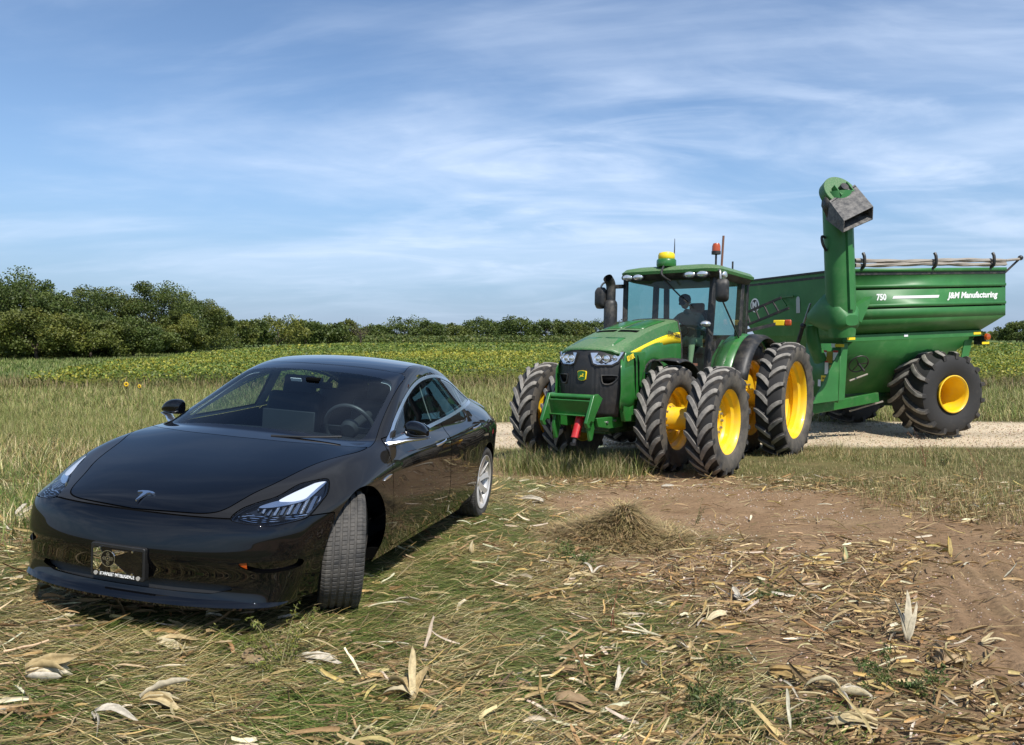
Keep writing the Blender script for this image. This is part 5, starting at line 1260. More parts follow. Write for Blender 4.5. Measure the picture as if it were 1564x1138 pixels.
def ground0(x, y):
    x, y = np.asarray(x, float), np.asarray(y, float)
    b = np.interp(y, _yy, _bz)+.035*np.clip(-x-4, 0, 6)*sst(y, 16, 8)
    # the car stands on a patch that leans with the slope
    pl = _PL[0]*x+_PL[1]*y+_PL[2]
    dx = np.maximum(np.abs(x+1.45)-1.7, 0); dy = np.maximum(np.abs(y-5.9)-2.6, 0)
    k = sst(np.hypot(dx, dy), 2.2, 0)
    return b*(1-k)+pl*k
def m_road(x, y):
    c = 16.5+.25*np.sin(x*.21)+.5*(fbm(x, y, 2.2, 3)-.5)
    return sst(np.abs(y-c), 2.55, 1.95)*sst(x, -5.5, -2.5)
def blob(x, y, cx, cy, rx, ry, e=.35): return sst(np.hypot((x-cx)/rx, (y-cy)/ry), 1+e, 1-e)
def m_dirt(x, y):
    d = np.maximum.reduce([blob(x, y, 2.1, 8.2, 1.9, 1.55), blob(x, y, 3.5, 6.6, 1.4, 1.4), blob(x, y, 1.8, 5.6, 1.5, .8), blob(x, y, 3.4, 4.2, 1.25, 2.0), blob(x, y, 1.0, 11.6, 1.7, 1.6), blob(x, y, 1.9, 10.2, 1.2, 1.2), blob(x, y, 2.1, 3.9, .9, .7), blob(x, y, .55, 6.6, .4, .5), blob(x, y, 5.2, 5.5, 1.4, 1.6)*.8])
    return np.clip(np.maximum(d*1.25, sst(x, .5, 1.5)*sst(y, 10.0, 9.0)*sst(x, 6.5, 5.2))-1.1*(fbm(x, y, .9, 1)-.38), 0, 1)
def m_track(x, y): return blob(x-.38*(np.asarray(y)-4.4), y, 2.98, 4.5, .46, 1.7, .35)
xs = np.unique(np.concatenate([np.arange(-7, 7.5, .036), np.geomspace(7.5, 2500, 90), -np.geomspace(7, 2500, 90)]))
ys = np.unique(np.concatenate([-np.geomspace(.5, 300, 20), np.arange(0, 1.8, .3), np.arange(1.8, 14.5, .036), np.arange(14.5, 22, .15), np.geomspace(22, 4000, 110)]))
GX, GY = np.meshgrid(xs, ys); sh = GX.shape; gx, gy = GX.ravel(), GY.ravel()
near = sst(gy, 16, 11)*sst(np.abs(gx), 8.5, 6.5)
gz = ground0(gx, gy)
ddirt, drd, dtr = m_dirt(gx, gy), m_road(gx, gy), m_track(gx, gy)
gz += near*(.030*(fbm(gx, gy, .55, 2)-.5)+.016*(fbm(gx, gy, .12, 4, 3)-.5))*(1-.4*dtr)
gz += near*ddirt*.020*(fbm(gx, gy, .22, 6, 3)-.5)*(1-dtr)
gz += near*dtr*.016*np.sin((gx*.935-gy*.355)*2*math.pi/.14)*(.6+.6*vn(gx, gy, .3, 5))
gz -= .03*np.exp(-((gy-15.6)/.35)**2)*drd+.03*np.exp(-((gy-17.3)/.35)**2)*drd
soil = np.array([.185, .112, .058]); soil2 = np.array([.30, .20, .115]); road = np.array([.54, .44, .305]); thatch = np.array([.13, .095, .042]); grn = np.array([.075, .095, .026]); field = np.array([.085, .115, .030])
f1 = fbm(gx, gy, .35, 6)[:, None]; f2 = fbm(gx, gy, 1.6, 2)[:, None]
col = thatch*(1-f2)+grn*f2
col = col*(.7+.6*f1)
dcol = soil*(1-f1)+soil2*f1
col = col*(1-ddirt[:, None])+dcol*ddirt[:, None]
rcol = road*(.78+.4*f1)*(1-.25*np.exp(-((gy-16.4)/.5)**2)[:, None])
col = col*(1-drd[:, None])+rcol*drd[:, None]
far = sst(gy, 30, 36)[:, None]; col = col*(1-far)+(field*(.8+.5*f2))*far
nx_, ny_ = sh[1], sh[0]; idx = np.arange(nx_*ny_).reshape(ny_, nx_)
Fq = np.stack([idx[:-1, :-1], idx[:-1, 1:], idx[1:, 1:], idx[1:, :-1]], -1).reshape(-1, 4)
def col_mat(name, rough=.9, trans=0, bump=None, noise=None, spec=.3, pebble=False):
    m = bpy.data.materials.new(name); m.use_nodes = True; n_ = m.node_tree.nodes; l_ = m.node_tree.links; b = n_['Principled BSDF']
    at = n_.new('ShaderNodeVertexColor'); at.layer_name = 'Col'; src = at.outputs['Color']
    b.inputs['Roughness'].default_value = rough; b.inputs['Specular IOR Level'].default_value = spec
    t = n_.new('ShaderNodeTexCoord')
    if noise:
        n = n_.new('ShaderNodeTexNoise'); n.inputs['Scale'].default_value = noise[0]; n.inputs['Detail'].default_value = 8; n.inputs['Roughness'].default_value = .7; l_.new(t.outputs['Object'], n.inputs['Vector'])
        r = n_.new('ShaderNodeMapRange'); r.inputs['From Min'].default_value = .3; r.inputs['From Max'].default_value = .7; r.inputs['To Min'].default_value = 1-noise[1]; r.inputs['To Max'].default_value = 1+noise[1]; l_.new(n.outputs['Fac'], r.inputs['Value'])
        x = n_.new('ShaderNodeVectorMath'); x.operation = 'MULTIPLY'; l_.new(src, x.inputs[0]); l_.new(r.outputs[0], x.inputs[1]); src = x.outputs[0]
    l_.new(src, b.inputs['Base Color'])
    if bump:
        n = n_.new('ShaderNodeTexNoise'); n.inputs['Scale'].default_value = bump[0]; n.inputs['Detail'].default_value = 10; n.inputs['Roughness'].default_value = .7; l_.new(t.outputs['Object'], n.inputs['Vector'])
        bp = n_.new('ShaderNodeBump'); bp.inputs['Strength'].default_value = bump[1]; bp.inputs['Distance'].default_value = bump[2]; l_.new(n.outputs['Fac'], bp.inputs['Height']); l_.new(bp.outputs[0], b.inputs['Normal'])
    if trans:
        tr_ = n_.new('ShaderNodeBsdfTranslucent'); l_.new(src, tr_.inputs[0]); ms = n_.new('ShaderNodeMixShader'); ms.inputs[0].default_value = trans
        l_.new(b.outputs[0], ms.inputs[1]); l_.new(tr_.outputs[0], ms.inputs[2]); l_.new(ms.outputs[0], n_['Material Output'].inputs[0])
    return m
M['ground'] = col_mat('soil_and_thatch', .95, 0, (38, .8, .025), (26, .35), .15)
M['blade'] = col_mat('grass_blades', .6, .14)
M['husk'] = col_mat('dry_corn_husk', .65, .22, None, (55, .25))
M['leaf'] = col_mat('leaf_cards', .5, .28)
M['bark'] = mat('grey_brown_bark', (.075, .055, .04), .9, bump=(14, .8, .03))
tag(mesh_np('ground', np.c_[gx, gy, gz], Fq, M['ground'], col=col), kind='structure')
def gheight(x, y):
    """height of the ground mesh (coarse terms only)"""
    g = ground0(x, y); n_ = sst(y, 16, 11)*sst(np.abs(x), 8.5, 6.5)
    return g+n_*(.030*(fbm(x, y, .55, 2)-.5))

# ------------------------------------------------------------------ blades and leaves
def blades(name, x, y, ln, wd, az, pitch, curl, col, m, z0=0, segs=2, kind='stuff'):
    """one mesh of n curved grass blades; pitch 90 = upright"""
    n = len(x); z = gheight(x, y)+z0
    d = np.c_[np.cos(az), np.sin(az), np.zeros(n)]; sd = np.c_[-np.sin(az), np.cos(az), np.zeros(n)]
    p = np.c_[x, y, z]; V = np.zeros((n, segs+1, 2, 3), dtype=np.float32); ang = pitch.copy()
    for s in range(segs+1):
        k = 1-.85*(s/segs)**1.5
        V[:, s, 0] = p-sd*(wd*k/2)[:, None]; V[:, s, 1] = p+sd*(wd*k/2)[:, None]
        st = ln/segs
        p = p+d*(np.cos(ang)*st)[:, None]+np.array([0, 0, 1])*(np.sin(ang)*st)[:, None]; ang = ang-curl/segs
    V = V.reshape(-1, 3); q = np.arange(n)[:, None]*(2*(segs+1))
    F = np.concatenate([np.c_[q+2*s, q+2*s+1, q+2*s+3, q+2*s+2] for s in range(segs)])
    c = np.repeat(col, 2*(segs+1), axis=0)
    o = mesh_np(name, V, F, m, col=c); return tag(o, kind=kind) if kind else o
def scatter(n, x0, x1, y0, y1, mask=None, ypow=1.):
    x = rng.uniform(x0, x1, n); y = y0+(y1-y0)*rng.random(n)**ypow
    keep = np.abs(x) < y*.74+1.2
    if mask is not None: keep &= rng.random(n) < mask(x, y)
    return x[keep], y[keep]
def pick(pal, n, jit=.25, w=None):
    pal = np.array(pal); i = rng.choice(len(pal), n, p=w); return pal[i]*(1+jit*(rng.random((n, 1))*2-1))*(1+.08*(rng.random((n, 3))*2-1))
G_ = [(.100, .150, .026), (.075, .120, .020), (.155, .180, .042)]
S_ = [(.50, .40, .17), (.37, .285, .11), (.60, .51, .28), (.25, .185, .08), (.17, .12, .055)]
U_ = lambda a, b, n: rng.uniform(a, b, n)
# mown, flattened grass round the car and across the foreground
gm = lambda x, y: (1-.93*m_dirt(x, y))*(.35+.65*sst(fbm(x, y, .7, 3), .25, .6))*sst(x, 2.6, .6)*(1-m_road(x, y))*(1-m_track(x, y))
x, y = scatter(300000, -7.5, 4.2, 2.0, 11.5, gm, 1.45); n = len(x)
dryness = sst(fbm(x, y, .55, 5), .40, .58); pickS = rng.random(n) < (.26+.56*dryness)
colr = np.where(pickS[:, None], pick(S_, n), pick(G_, n))
sw = R(12)+R(55)*(fbm(x, y, 1.3, 4)-.5)*2+rng.normal(0, .42, n)+np.where(rng.random(n) < .5, math.pi, 0)
blades('cut_grass', x, y, U_(.06, .22, n), U_(.0025, .0058, n), sw, R(1)*U_(-2, 22, n), R(1)*U_(-10, 40, n), colr, M['blade'], .004+0*x)
# upright green tufts left of and behind the car
gm = lambda x, y: sst(-x, 2.0, 3.4)*(.25+.75*sst(fbm(x, y, .8, 6), .30, .5))*sst(y, 4.2, 6.5)
x, y = scatter(150000, -15, -1.8, 4.0, 17.5, gm, .85); n = len(x)
colr = np.where((rng.random(n) < .25+.35*sst(y, 8, 12))[:, None], pick(S_, n), pick(G_, n)*1.1)
blades('lush_grass', x, y, U_(.10, .36, n)*(.5+fbm(x, y, 1.6, 2)), U_(.004, .009, n), U_(0, 6.283, n), R(1)*U_(15, 80, n), R(1)*U_(20, 120, n), colr, M['blade'])
# tall seeding grass between the car and the bean field, and beyond the road
def verge(name, n, x0, x1, y0, y1, h0, h1, w0, w1, pal, mask=None, pw=None):
    x, y = scatter(n, x0, x1, y0, y1, mask); n = len(x)
    hh = U_(h0, h1, n)*(.6+.8*fbm(x, y, 2.5, 1))
    c = pick(pal, n, .3, pw)
    return blades(name, x, y, hh, U_(w0, w1, n), U_(0, 6.283, n), R(1)*U_(40, 95, n), R(1)*U_(10, 110, n), c, M['blade'], segs=3)
T_ = [(.33, .285, .115), (.25, .22, .08), (.42, .365, .18), (.175, .21, .048), (.13, .175, .036)]
nr = lambda x, y: 1-m_road(x, y)
verge('tall_grass', 130000, -18, -1.5, 14.5, 21, .14, .36, .004, .008, T_, lambda x, y: nr(x, y)*(sst(-x, 1.5, 4)), [.2, .2, .1, .25, .25])
verge('verge_grass', 150000, -26, 28, 18.8, 35, .16, .40, .009, .018, T_, lambda x, y: nr(x, y), [.22, .2, .1, .24, .24])
verge('dark_verge_grass', 24000, -27, 30, 30, 35.5, .35, .70, .02, .035, [(.24, .175, .09), (.18, .16, .06), (.14, .155, .042)], None)
# short dry grass round the tractor and along the near side of the road
D_ = [(.34, .265, .12), (.25, .195, .085), (.42, .345, .18), (.14, .15, .042), (.11, .135, .034)]
gm = lambda x, y: (1-m_road(x, y))*(1-.9*m_dirt(x, y))*sst(y, 8.6, 10.4)*(1-.85*blob(x, y, 2.4, 12.9, 1.6, 1.7))*(.2+.8*sst(fbm(x, y, .6, 2), .36, .55))
x, y = scatter(130000, -4.5, 12.5, 8.4, 14.6, gm); n = len(x)
hh = U_(.025, .085, n)*(.6+1.2*sst(fbm(x, y, 1.2, 7), .35, .7))*(1+.8*sst(x, 4.5, 6.5)*sst(y, 9, 11))
blades('short_grass', x, y, hh, U_(.003, .007, n), U_(0, 6.283, n), R(1)*U_(15, 88, n), R(1)*U_(0, 90, n), pick(D_, n, .3, [.24, .24, .12, .2, .2]), M['blade'])
gm = lambda x, y: blob(x, y, 5.6, 8.4, 1.5, 1.5)*sst(fbm(x, y, .5, 2), .3, .5)
x, y = scatter(20000, 3.8, 8.5, 6.6, 11, gm); n = len(x)
blades('verge_tufts', x, y, U_(.05, .22, n), U_(.003, .006, n), U_(0, 6.283, n), R(1)*U_(35, 90, n), R(1)*U_(5, 80, n), pick(D_, n, .3, [.2, .25, .1, .25, .2]), M['blade'])
# tall tufts left in front of the tractor's right-hand duals
x, y = scatter(16000, -.6, 2.4, 10.2, 12.4, lambda x, y: blob(x, y, .9-.25*(y-11), 11.2, 1.0, .8)); n = len(x)
blades('tuft_grass', x, y, U_(.10, .42, n), U_(.003, .007, n), U_(0, 6.283, n), R(1)*U_(35, 88, n), R(1)*U_(10, 80, n), pick(D_+G_, n, .3), M['blade'])
# ---- corn residue: curled husks, leaves and stalk pieces
def strips(name, x, y, ln, wd, az, pitch, curl, fold, roll, col, m, z0):
    n = len(x); S = 5; z = gheight(x, y)+z0
    d = np.c_[np.cos(az), np.sin(az), 0*az]; sd0 = np.c_[-np.sin(az), np.cos(az), 0*az]; up = np.array([0, 0, 1.])
    p = np.c_[x, y, z]; ang = pitch.copy(); V = np.zeros((n, S+1, 3, 3), dtype=np.float32); tw = roll.copy(); a0_ = U_(.02, .35, n); a1_ = U_(.65, 1.0, n); cv_ = np.repeat(col, 3*(S+1), axis=0)*(.78+.44*rng.random((n*(S+1)*3, 1)))
    for s in range(S+1):
        t = s/S; k = np.maximum(.06, np.sin(math.pi*np.clip(a0_+(a1_-a0_)*t, .02, .98)**.9)**.6*(.75+.5*rng.random(n)))
        sd = sd0*np.cos(tw)[:, None]+up*np.sin(tw)[:, None]; nn = -sd0*np.sin(tw)[:, None]+up*np.cos(tw)[:, None]
        h = (wd*k/2)[:, None]; az = az+rng.normal(0, .13, n); d = np.c_[np.cos(az), np.sin(az), 0*az]; sd0 = np.c_[-np.sin(az), np.cos(az), 0*az]
        V[:, s, 0] = p-sd*h+nn*h*fold[:, None]; V[:, s, 1] = p; V[:, s, 2] = p+sd*h+nn*h*fold[:, None]
        p = p+d*(np.cos(ang)*ln/S)[:, None]+up*(np.sin(ang)*ln/S)[:, None]; ang = ang-curl/S; tw = tw+roll*.5/S
    V = V.reshape(-1, 3); q = np.arange(n)[:, None]*(3*(S+1)); F = []
    for s in range(S):
        for a in (0, 1): F.append(np.c_[q+3*s+a, q+3*s+a+1, q+3*s+3+a+1, q+3*s+3+a])
    g = gheight(V[:, 0], V[:, 1])+.004; V[:, 2] = np.maximum(V[:, 2], g)
    return mesh_np(name, V, np.concatenate(F), m, col=cv_)
H_ = [(.52, .41, .22), (.43, .31, .14), (.66, .58, .41), (.34, .22, .09), (.23, .145, .06), (.47, .33, .12), (.37, .26, .12), (.26, .17, .08), (.19, .12, .055)]
def litter(name, n, x0, x1, y0, y1, mask, l0, l1, w0, w1, pal=H_, pw=None, flat=.6):
    x, y = scatter(n, x0, x1, y0, y1, mask, 1.3); n = len(x)
    az = R(8)+rng.normal(0, .75, n)+np.where(rng.random(n) < .5, math.pi, 0)
    o = strips(name, x, y, U_(l0, l1, n), U_(w0, w1, n), az, R(1)*U_(-4, 24, n)*np.where(rng.random(n) < .12, 2.2, flat), R(1)*U_(-30, 60, n), U_(.1, 1.3, n), U_(-1.0, 1.0, n), pick(pal, n, .3, pw), M['husk'], U_(.004, .03, n))
    return tag(o, kind='stuff')
res = lambda x, y: np.clip(.20+.8*sst(x, -.8, 1.2)*sst(fbm(x, y, .75, 4), .42, .58)+.55*sst(fbm(x, y, .6, 7), .50, .66), 0, 1)*(1-.93*blob(x, y, 2.4, 8.0, 2.0, 1.75))*(1-.95*m_track(x, y))*(1-m_road(x, y))*sst(y, 12.5, 9.5)
litter('corn_residue', 24000, -6.5, 6.5, 2.1, 10.5, res, .05, .21, .006, .021)
litter('corn_leaf_shreds', 32000, -6.5, 6.5, 2.1, 10.5, res, .04, .16, .004, .012, [(.36, .26, .13), (.26, .18, .09), (.17, .115, .06), (.46, .36, .2)])
x, y = scatter(2300, -4, 6.2, 2.2, 9.5, lambda x, y: res(x, y)*sst(x, -1, 1.5)); n = len(x)
blades('corn_stalk_bits', x, y, U_(.10, .45, n), U_(.008, .018, n), R(10)+rng.normal(0, .6, n), R(1)*U_(-1, 10, n), R(1)*U_(-6, 14, n), pick([(.33, .22, .10), (.22, .145, .07), (.42, .31, .16)], n), M['husk'], .012+0*x)
# crumbs of cob, kernels and pale stones lying on the bare soil
def crumbs(name, n, x0, x1, y0, y1, mask, s0, s1, pal):
    x, y = scatter(n, x0, x1, y0, y1, mask, 1.2); n = len(x); s = U_(s0, s1, n); z = gheight(x, y)+.3*s
    o_ = np.array([(1, 0, 0), (0, 1, 0), (-1, 0, 0), (0, -1, 0), (0, 0, 1), (0, 0, -1)], float)
    V = np.c_[x, y, z][:, None, :]+o_[None]*(s[:, None, None]*rng.uniform(.5, 1.1, (n, 6, 1)))*.5
    f = np.array([(0, 1, 4), (1, 2, 4), (2, 3, 4), (3, 0, 4), (1, 0, 5), (2, 1, 5), (3, 2, 5), (0, 3, 5)])
    F = (np.arange(n)[:, None, None]*6+f[None]).reshape(-1, 3)
    return tag(mesh_np(name, V.reshape(-1, 3), F, M['husk'], col=np.repeat(pick(pal, n), 6, axis=0), smooth=False), kind='stuff')
crumbs('pale_crumbs', 12000, -.5, 5.8, 2.6, 10, lambda x, y: m_dirt(x, y)*sst(fbm(x, y, .6, 3), .38, .55), .006, .022, [(.62, .56, .46), (.50, .38, .25), (.55, .42, .34)])
crumbs('soil_clods', 5000, -1, 6.2, 2.4, 10.5, lambda x, y: m_dirt(x, y), .006, .02, [(.26, .17, .095), (.31, .21, .12), (.22, .14, .08)])
crumbs('yellow_kernels', 500, .3, 4.5, 2.5, 5.6, lambda x, y: .8*sst(fbm(x, y, .35, 6), .5, .62), .007, .012, [(.62, .36, .03), (.50, .20, .03)])
crumbs('road_gravel', 9000, -2, 14, 13.8, 19.2, m_road, .015, .05, [(.56, .46, .31), (.46, .36, .23), (.62, .53, .39)])
# ------------------------------------------------------------------ bean field
def leaf_quads(P, s, rngl, tilt=.9, up=.35, asp=.36):
    """diamond leaves at P (n,3) of size s with random facing"""
    n = len(P); nv = rngl.normal(0, 1, (n, 3)); nv[:, 2] = np.abs(nv[:, 2])+up; nv /= np.linalg.norm(nv, axis=1, keepdims=True)
    a = np.cross(nv, rngl.normal(0, 1, (n, 3))); a /= np.maximum(np.linalg.norm(a, axis=1, keepdims=True), 1e-6); b = np.cross(nv, a)
    s = np.asarray(s)[:, None] if np.ndim(s) else s
    V = np.stack([P+a*s*.5, P+b*s*asp, P-a*s*.5, P-b*s*asp], 1).reshape(-1, 3)
    return V, np.arange(4*n).reshape(-1, 4)
def in_field(x, y):
    lim = np.interp(y, [30, 33, 49, 67, 128, 236], [-21, -20, -24, -27.5, -40, -52])
    return (x > lim+2*(vn(x, y, 6)-.5))
bx_ = np.concatenate([np.arange(-62, 60, .8), np.geomspace(60, 420, 60)]); by_ = np.geomspace(31.6, 236, 200)
BX, BY = np.meshgrid(bx_, by_); fx_, fy_ = BX.ravel(), BY.ravel(); ok = in_field(fx_, fy_)
cz = .50+.22*(fbm(fx_, fy_, 1.1, 2)-.5)+.20*(fbm(fx_, fy_, 9, 3)-.5); edge = sst(fy_, 31.6+3*sst(fx_, -12, 4), 32.8+3*sst(fx_, -12, 4)); cz = cz*edge
yel = sst(fbm(fx_, fy_, 14, 5), .50, .66)[:, None]*.6+.4*(np.exp(-((fy_-62)/14)**2)*.9)[:, None]
bc = (np.array([.08, .115, .022])*(1-yel)+np.array([.17, .16, .024])*yel)*(.6+.8*fbm(fx_, fy_, .9, 4))[:, None]
ii = np.arange(len(fx_)).reshape(BX.shape); Q = np.stack([ii[:-1, :-1], ii[:-1, 1:], ii[1:, 1:], ii[1:, :-1]], -1).reshape(-1, 4); Q = Q[ok[Q].all(1)]
tag(mesh_np('bean_canopy', np.c_[fx_, fy_, cz], Q, M['leaf'], col=bc), kind='stuff')
PV, PF, PC, n0 = [], [], [], 0
for cnt, y0, y1, s0, s1, hh in ((150000, 31.2, 60, .08, .15, .30), (80000, 60, 110, .16, .30, .30), (26000, 110, 236, .45, .8, .25)):
    y = y0+(y1-y0)*rng.random(cnt)**1.1; x = (rng.random(cnt)*2-1)*(y*.76+3); k = in_field(x, y) & (y > 31.2+3*sst(x, -12, 4)); x, y = x[k], y[k]; n = len(x)
    z = (.42+.20*(fbm(x, y, 9, 3)-.5)+.20*fbm(x, y, 1.1, 2)+hh*rng.random(n)**.7)*(1-.45*sst(y-3*sst(x, -12, 4), 33.4, 31.2)*rng.random(n))
    yel = np.clip(sst(fbm(x, y, 14, 5), .50, .66)*.6+.45*np.exp(-((y-62)/14)**2), 0, 1)
    isy = rng.random(n) < yel*.75+.05
    c = np.where(isy[:, None], pick([(.30, .29, .04), (.24, .26, .035), (.36, .33, .045)], n), pick([(.125, .180, .028), (.095, .145, .024), (.165, .215, .042), (.14, .18, .035)], n))
    V, F = leaf_quads(np.c_[x, y, z], U_(s0, s1, n), rng)
    PV.append(V); PF.append(F+n0); PC.append(np.repeat(c, 4, axis=0)); n0 += len(V)
tag(mesh_np('bean_plants', np.vstack(PV), np.vstack(PF), M['leaf'], col=np.vstack(PC)), kind='stuff')
# low green strip between the field and the trees at left
x = rng.uniform(-80, -18, 90000); y = rng.uniform(32, 140, 90000); k = ~in_field(x, y) & (x > -.78*y-3); x, y = x[k], y[k]; n = len(x)
blades('field_margin_grass', x, y, U_(.12, .35, n), U_(.03, .08, n), U_(0, 6.283, n), R(1)*U_(45, 90, n), R(1)*U_(5, 70, n), pick([(.14, .18, .042), (.115, .155, .036), (.19, .195, .07)], n), M['blade'])

# ------------------------------------------------------------------ trees
def at(px, d, dz=0): return Vector(((px-782)/1165*d, d, dz))
def tree(px, top, base, wpx, lab, pal, seed, nleaf=2600, ls=.42, cat='tree', name='broadleaf_tree', group=None, ragged=.35, trunk_h=.30, bare=False, d=None):
    """a tapered trunk, forking limbs and a crown of leaf cards in clumps"""
    d = d or (CAM_H)*1165/(base-517); loc = at(px, d, 0)
    H = CAM_H-(top-517)/1165*d; Wd = wpx*1.15/1165*d/2
    r_ = np.random.default_rng(seed)
    t = empty(name, loc, r_.uniform(0, 6.28), lab, cat, group)
    mb = MB(); th = H*trunk_h; r0 = .028*H
    mb.tube([(0, 0, -.2), (.05*Wd, 0, th*.5), (.02*Wd, .04*Wd, th), (-.03*Wd, 0, H*.62)], [r0*1.3, r0, r0*.8, r0*.35], 8)
    ends = []
    for k in range(9 if not bare else 16):
        a = 2.4*k+r_.uniform(-.4, .4); z0 = th*(.55+.06*k); rr = Wd*r_.uniform(.45, .85); z1 = z0+(H-z0)*r_.uniform(.35, .85)
        p0 = Vector((0, 0, z0)); p2 = Vector((rr*math.cos(a), rr*math.sin(a), z1)); p1 = p0.lerp(p2, .5)+Vector((0, 0, -.06*H)); ends.append(p2)
        mb.tube(cr([p0, p1, p2], 4), [r0*.42*(1-.85*i/8) for i in range(9)], 5)
        if bare:
            for q in range(5):
                b0 = p0.lerp(p2, .35+.13*q); mb.tube([b0, b0+Vector(r_.normal(0, .22*Wd, 3))+Vector((0, 0, .16*H))], [r0*.13, r0*.02], 4)
    mb.build('trunk', M['bark'], t, smooth=True, sharp=80)
    if bare: return t
    nc = 84; C_ = []
    lob = [(r_.uniform(0, 6.28), r_.uniform(.72, 1.12)) for _ in range(7)]
    for k in range(nc):
        u = r_.uniform(0, 6.28); v = r_.uniform(-.75, 1); e = math.sqrt(max(0, 1-v*v))
        l_ = 1+.22*sum(math.cos(u*(i+1)+p_[0])*(p_[1]-.9) for i, p_ in enumerate(lob))+r_.uniform(-ragged, ragged*.6)*.6
        rad = r_.uniform(.45, 1.0)**.6*l_
        zc, hz_ = H*.47, H*.52
        C_.append((Wd*rad*e*math.cos(u), Wd*rad*e*math.sin(u), zc+hz_*v*rad*(.92 if v > 0 else .98), r_.uniform(.14, .30)*Wd, r_.uniform(.82, 1.18), r_.integers(len(pal))))
    C_ = np.array(C_); per = nleaf//nc; P = []; Cl = []
    for c in C_:
        q = r_.normal(0, 1, (per, 3)); q /= np.linalg.norm(q, axis=1, keepdims=True); q *= (r_.random((per, 1))**.45)*c[3]*np.array([1.1, 1.1, .75])
        P.append(c[:3]+q); Cl.append(np.array(pal[int(c[5])])*c[4]*(1+.15*(r_.random((per, 1))*2-1)))
    P = np.vstack(P); Cl = np.vstack(Cl); k = P[:, 2] > .12; P, Cl = P[k], Cl[k]
    sc_ = ls*(.7+.6*r_.random(len(P)))
    V, F = leaf_quads(P, sc_, r_, up=.15)
    # a few twigs that break the outline
    tw = MB()
    mesh_np('crown', V, F, M['leaf'], parent=t, col=np.repeat(Cl, 4, axis=0))
    return t
DG = [(.075, .105, .022), (.090, .120, .026), (.060, .088, .020), (.108, .135, .032)]
OG = [(.115, .135, .026), (.095, .120, .025), (.130, .145, .032), (.080, .104, .023)]
YG = [(.170, .175, .032), (.130, .145, .030), (.100, .122, .026)]
GRP = 'trees of the hedgerow at left'
near_trees = [ # px, top, base, width, palette, label
 (-30, 410, 546, 150, DG, 'tall dark tree cut by the left edge of the photo'),
 (28, 417, 544, 130, DG, 'tallest dark green hedgerow tree near the left edge of the photo'),
 (98, 432, 545, 120, DG, 'spiky topped dark tree second from the left edge of the hedgerow'),
 (165, 441, 541, 110, OG, 'olive green tree with jagged top in the middle of the left hedgerow'),
 (232, 432, 540, 130, DG, 'broad rounded hedgerow tree standing above the left side of the car'),
 (292, 445, 537, 90, OG, 'olive tree with a leaning crown at the right end of the tall hedgerow'),
 (325, 466, 534, 62, OG, 'small sloping tree ending the tall hedgerow above the car bonnet'),
 (58, 470, 549, 110, YG, 'yellowish bush filling the foot of the hedgerow at far left'),
 (138, 478, 547, 90, OG, 'low olive bush under the jagged trees of the hedgerow'),
 (205, 485, 545, 90, DG, 'low dark bush in the shade between two hedgerow trees'),
 (268, 480, 541, 80, YG, 'light green bush at the foot of the rounded hedgerow tree'),
]
for i, (px_, tp, bs, wd_, pl_, lb) in enumerate(near_trees):
    tree(px_, tp, bs, wd_, lb, pl_, 100+i, 27000 if bs < 546 else 17000, .23, ragged=.45, cat='tree' if 'bush' not in lb else 'bush', name='hedgerow_tree' if 'bush' not in lb else 'hedgerow_bush', trunk_h=.22)
far_trees = [
 (362, 484, 532, 60, OG, 'low olive tree joining the tall hedgerow to the far tree line'),
 (388, 487, 530, 46, DG, 'narrow dark tree left of the round olive tree in the far line'),
 (425, 482, 529, 88, YG, 'round olive tree, the nearest of the far line, above the car roof'),
 (466, 486, 527, 60, DG, 'dark tree just right of the round olive tree in the far line'),
 (503, 493, 526, 56, DG, 'low dark tree over the middle of the car roof'),
 (530, 489, 525, 46, OG, 'small olive tree left of the bare grey tree'),
 (575, 495, 524, 50, DG, 'low dark tree just right of the bare grey tree'),
 (617, 483, 524, 66, DG, 'broad dark tree with high crown above the rear of the car'),
 (655, 490, 523, 50, DG, 'dark far tree right of the broad high crowned one'),
 (690, 492, 522, 52, OG, 'grey olive tree low in the middle of the far line'),
 (733, 484, 522, 56, DG, 'dark domed tree halfway between car and tractor'),
 (765, 490, 521, 44, DG, 'small dark tree right of the dark domed tree'),
 (795, 482, 521, 58, DG, 'high dark tree above the tractor\'s far front wheel'),
 (836, 487, 521, 56, DG, 'dark tree left of the tractor bonnet in the far line'),
 (874, 489, 520, 54, OG, 'olive tree over the tractor bonnet in the far line'),
 (910, 486, 520, 50, DG, 'dark tree directly left of the exhaust stack'),
 (948, 490, 520, 52, DG, 'dark tree seen between the exhaust stack and the cab'),
 (990, 492, 519.5, 60, OG, 'olive tree seen through the cab windscreen at left'),
 (1040, 493, 519.5, 60, DG, 'dark tree seen through the cab behind the driver'),
 (1553, 490, 521, 46, DG, 'lone tree standing at the right edge of the bean field'),
]
for i, (px_, tp, bs, wd_, pl_, lb) in enumerate(far_trees):
    d_ = CAM_H*1165/(bs-517); tree(px_, tp, bs, wd_, lb, pl_, 300+i, 6000, .70 if d_ > 230 else .5, ragged=.35, trunk_h=.15, name='far_tree', d=min(d_, 300+12*(i % 4)))
tree(551, 489, 524, 40, 'bare grey leafless tree in the far tree line above the car', DG, 77, bare=True, name='bare_tree', d=250)
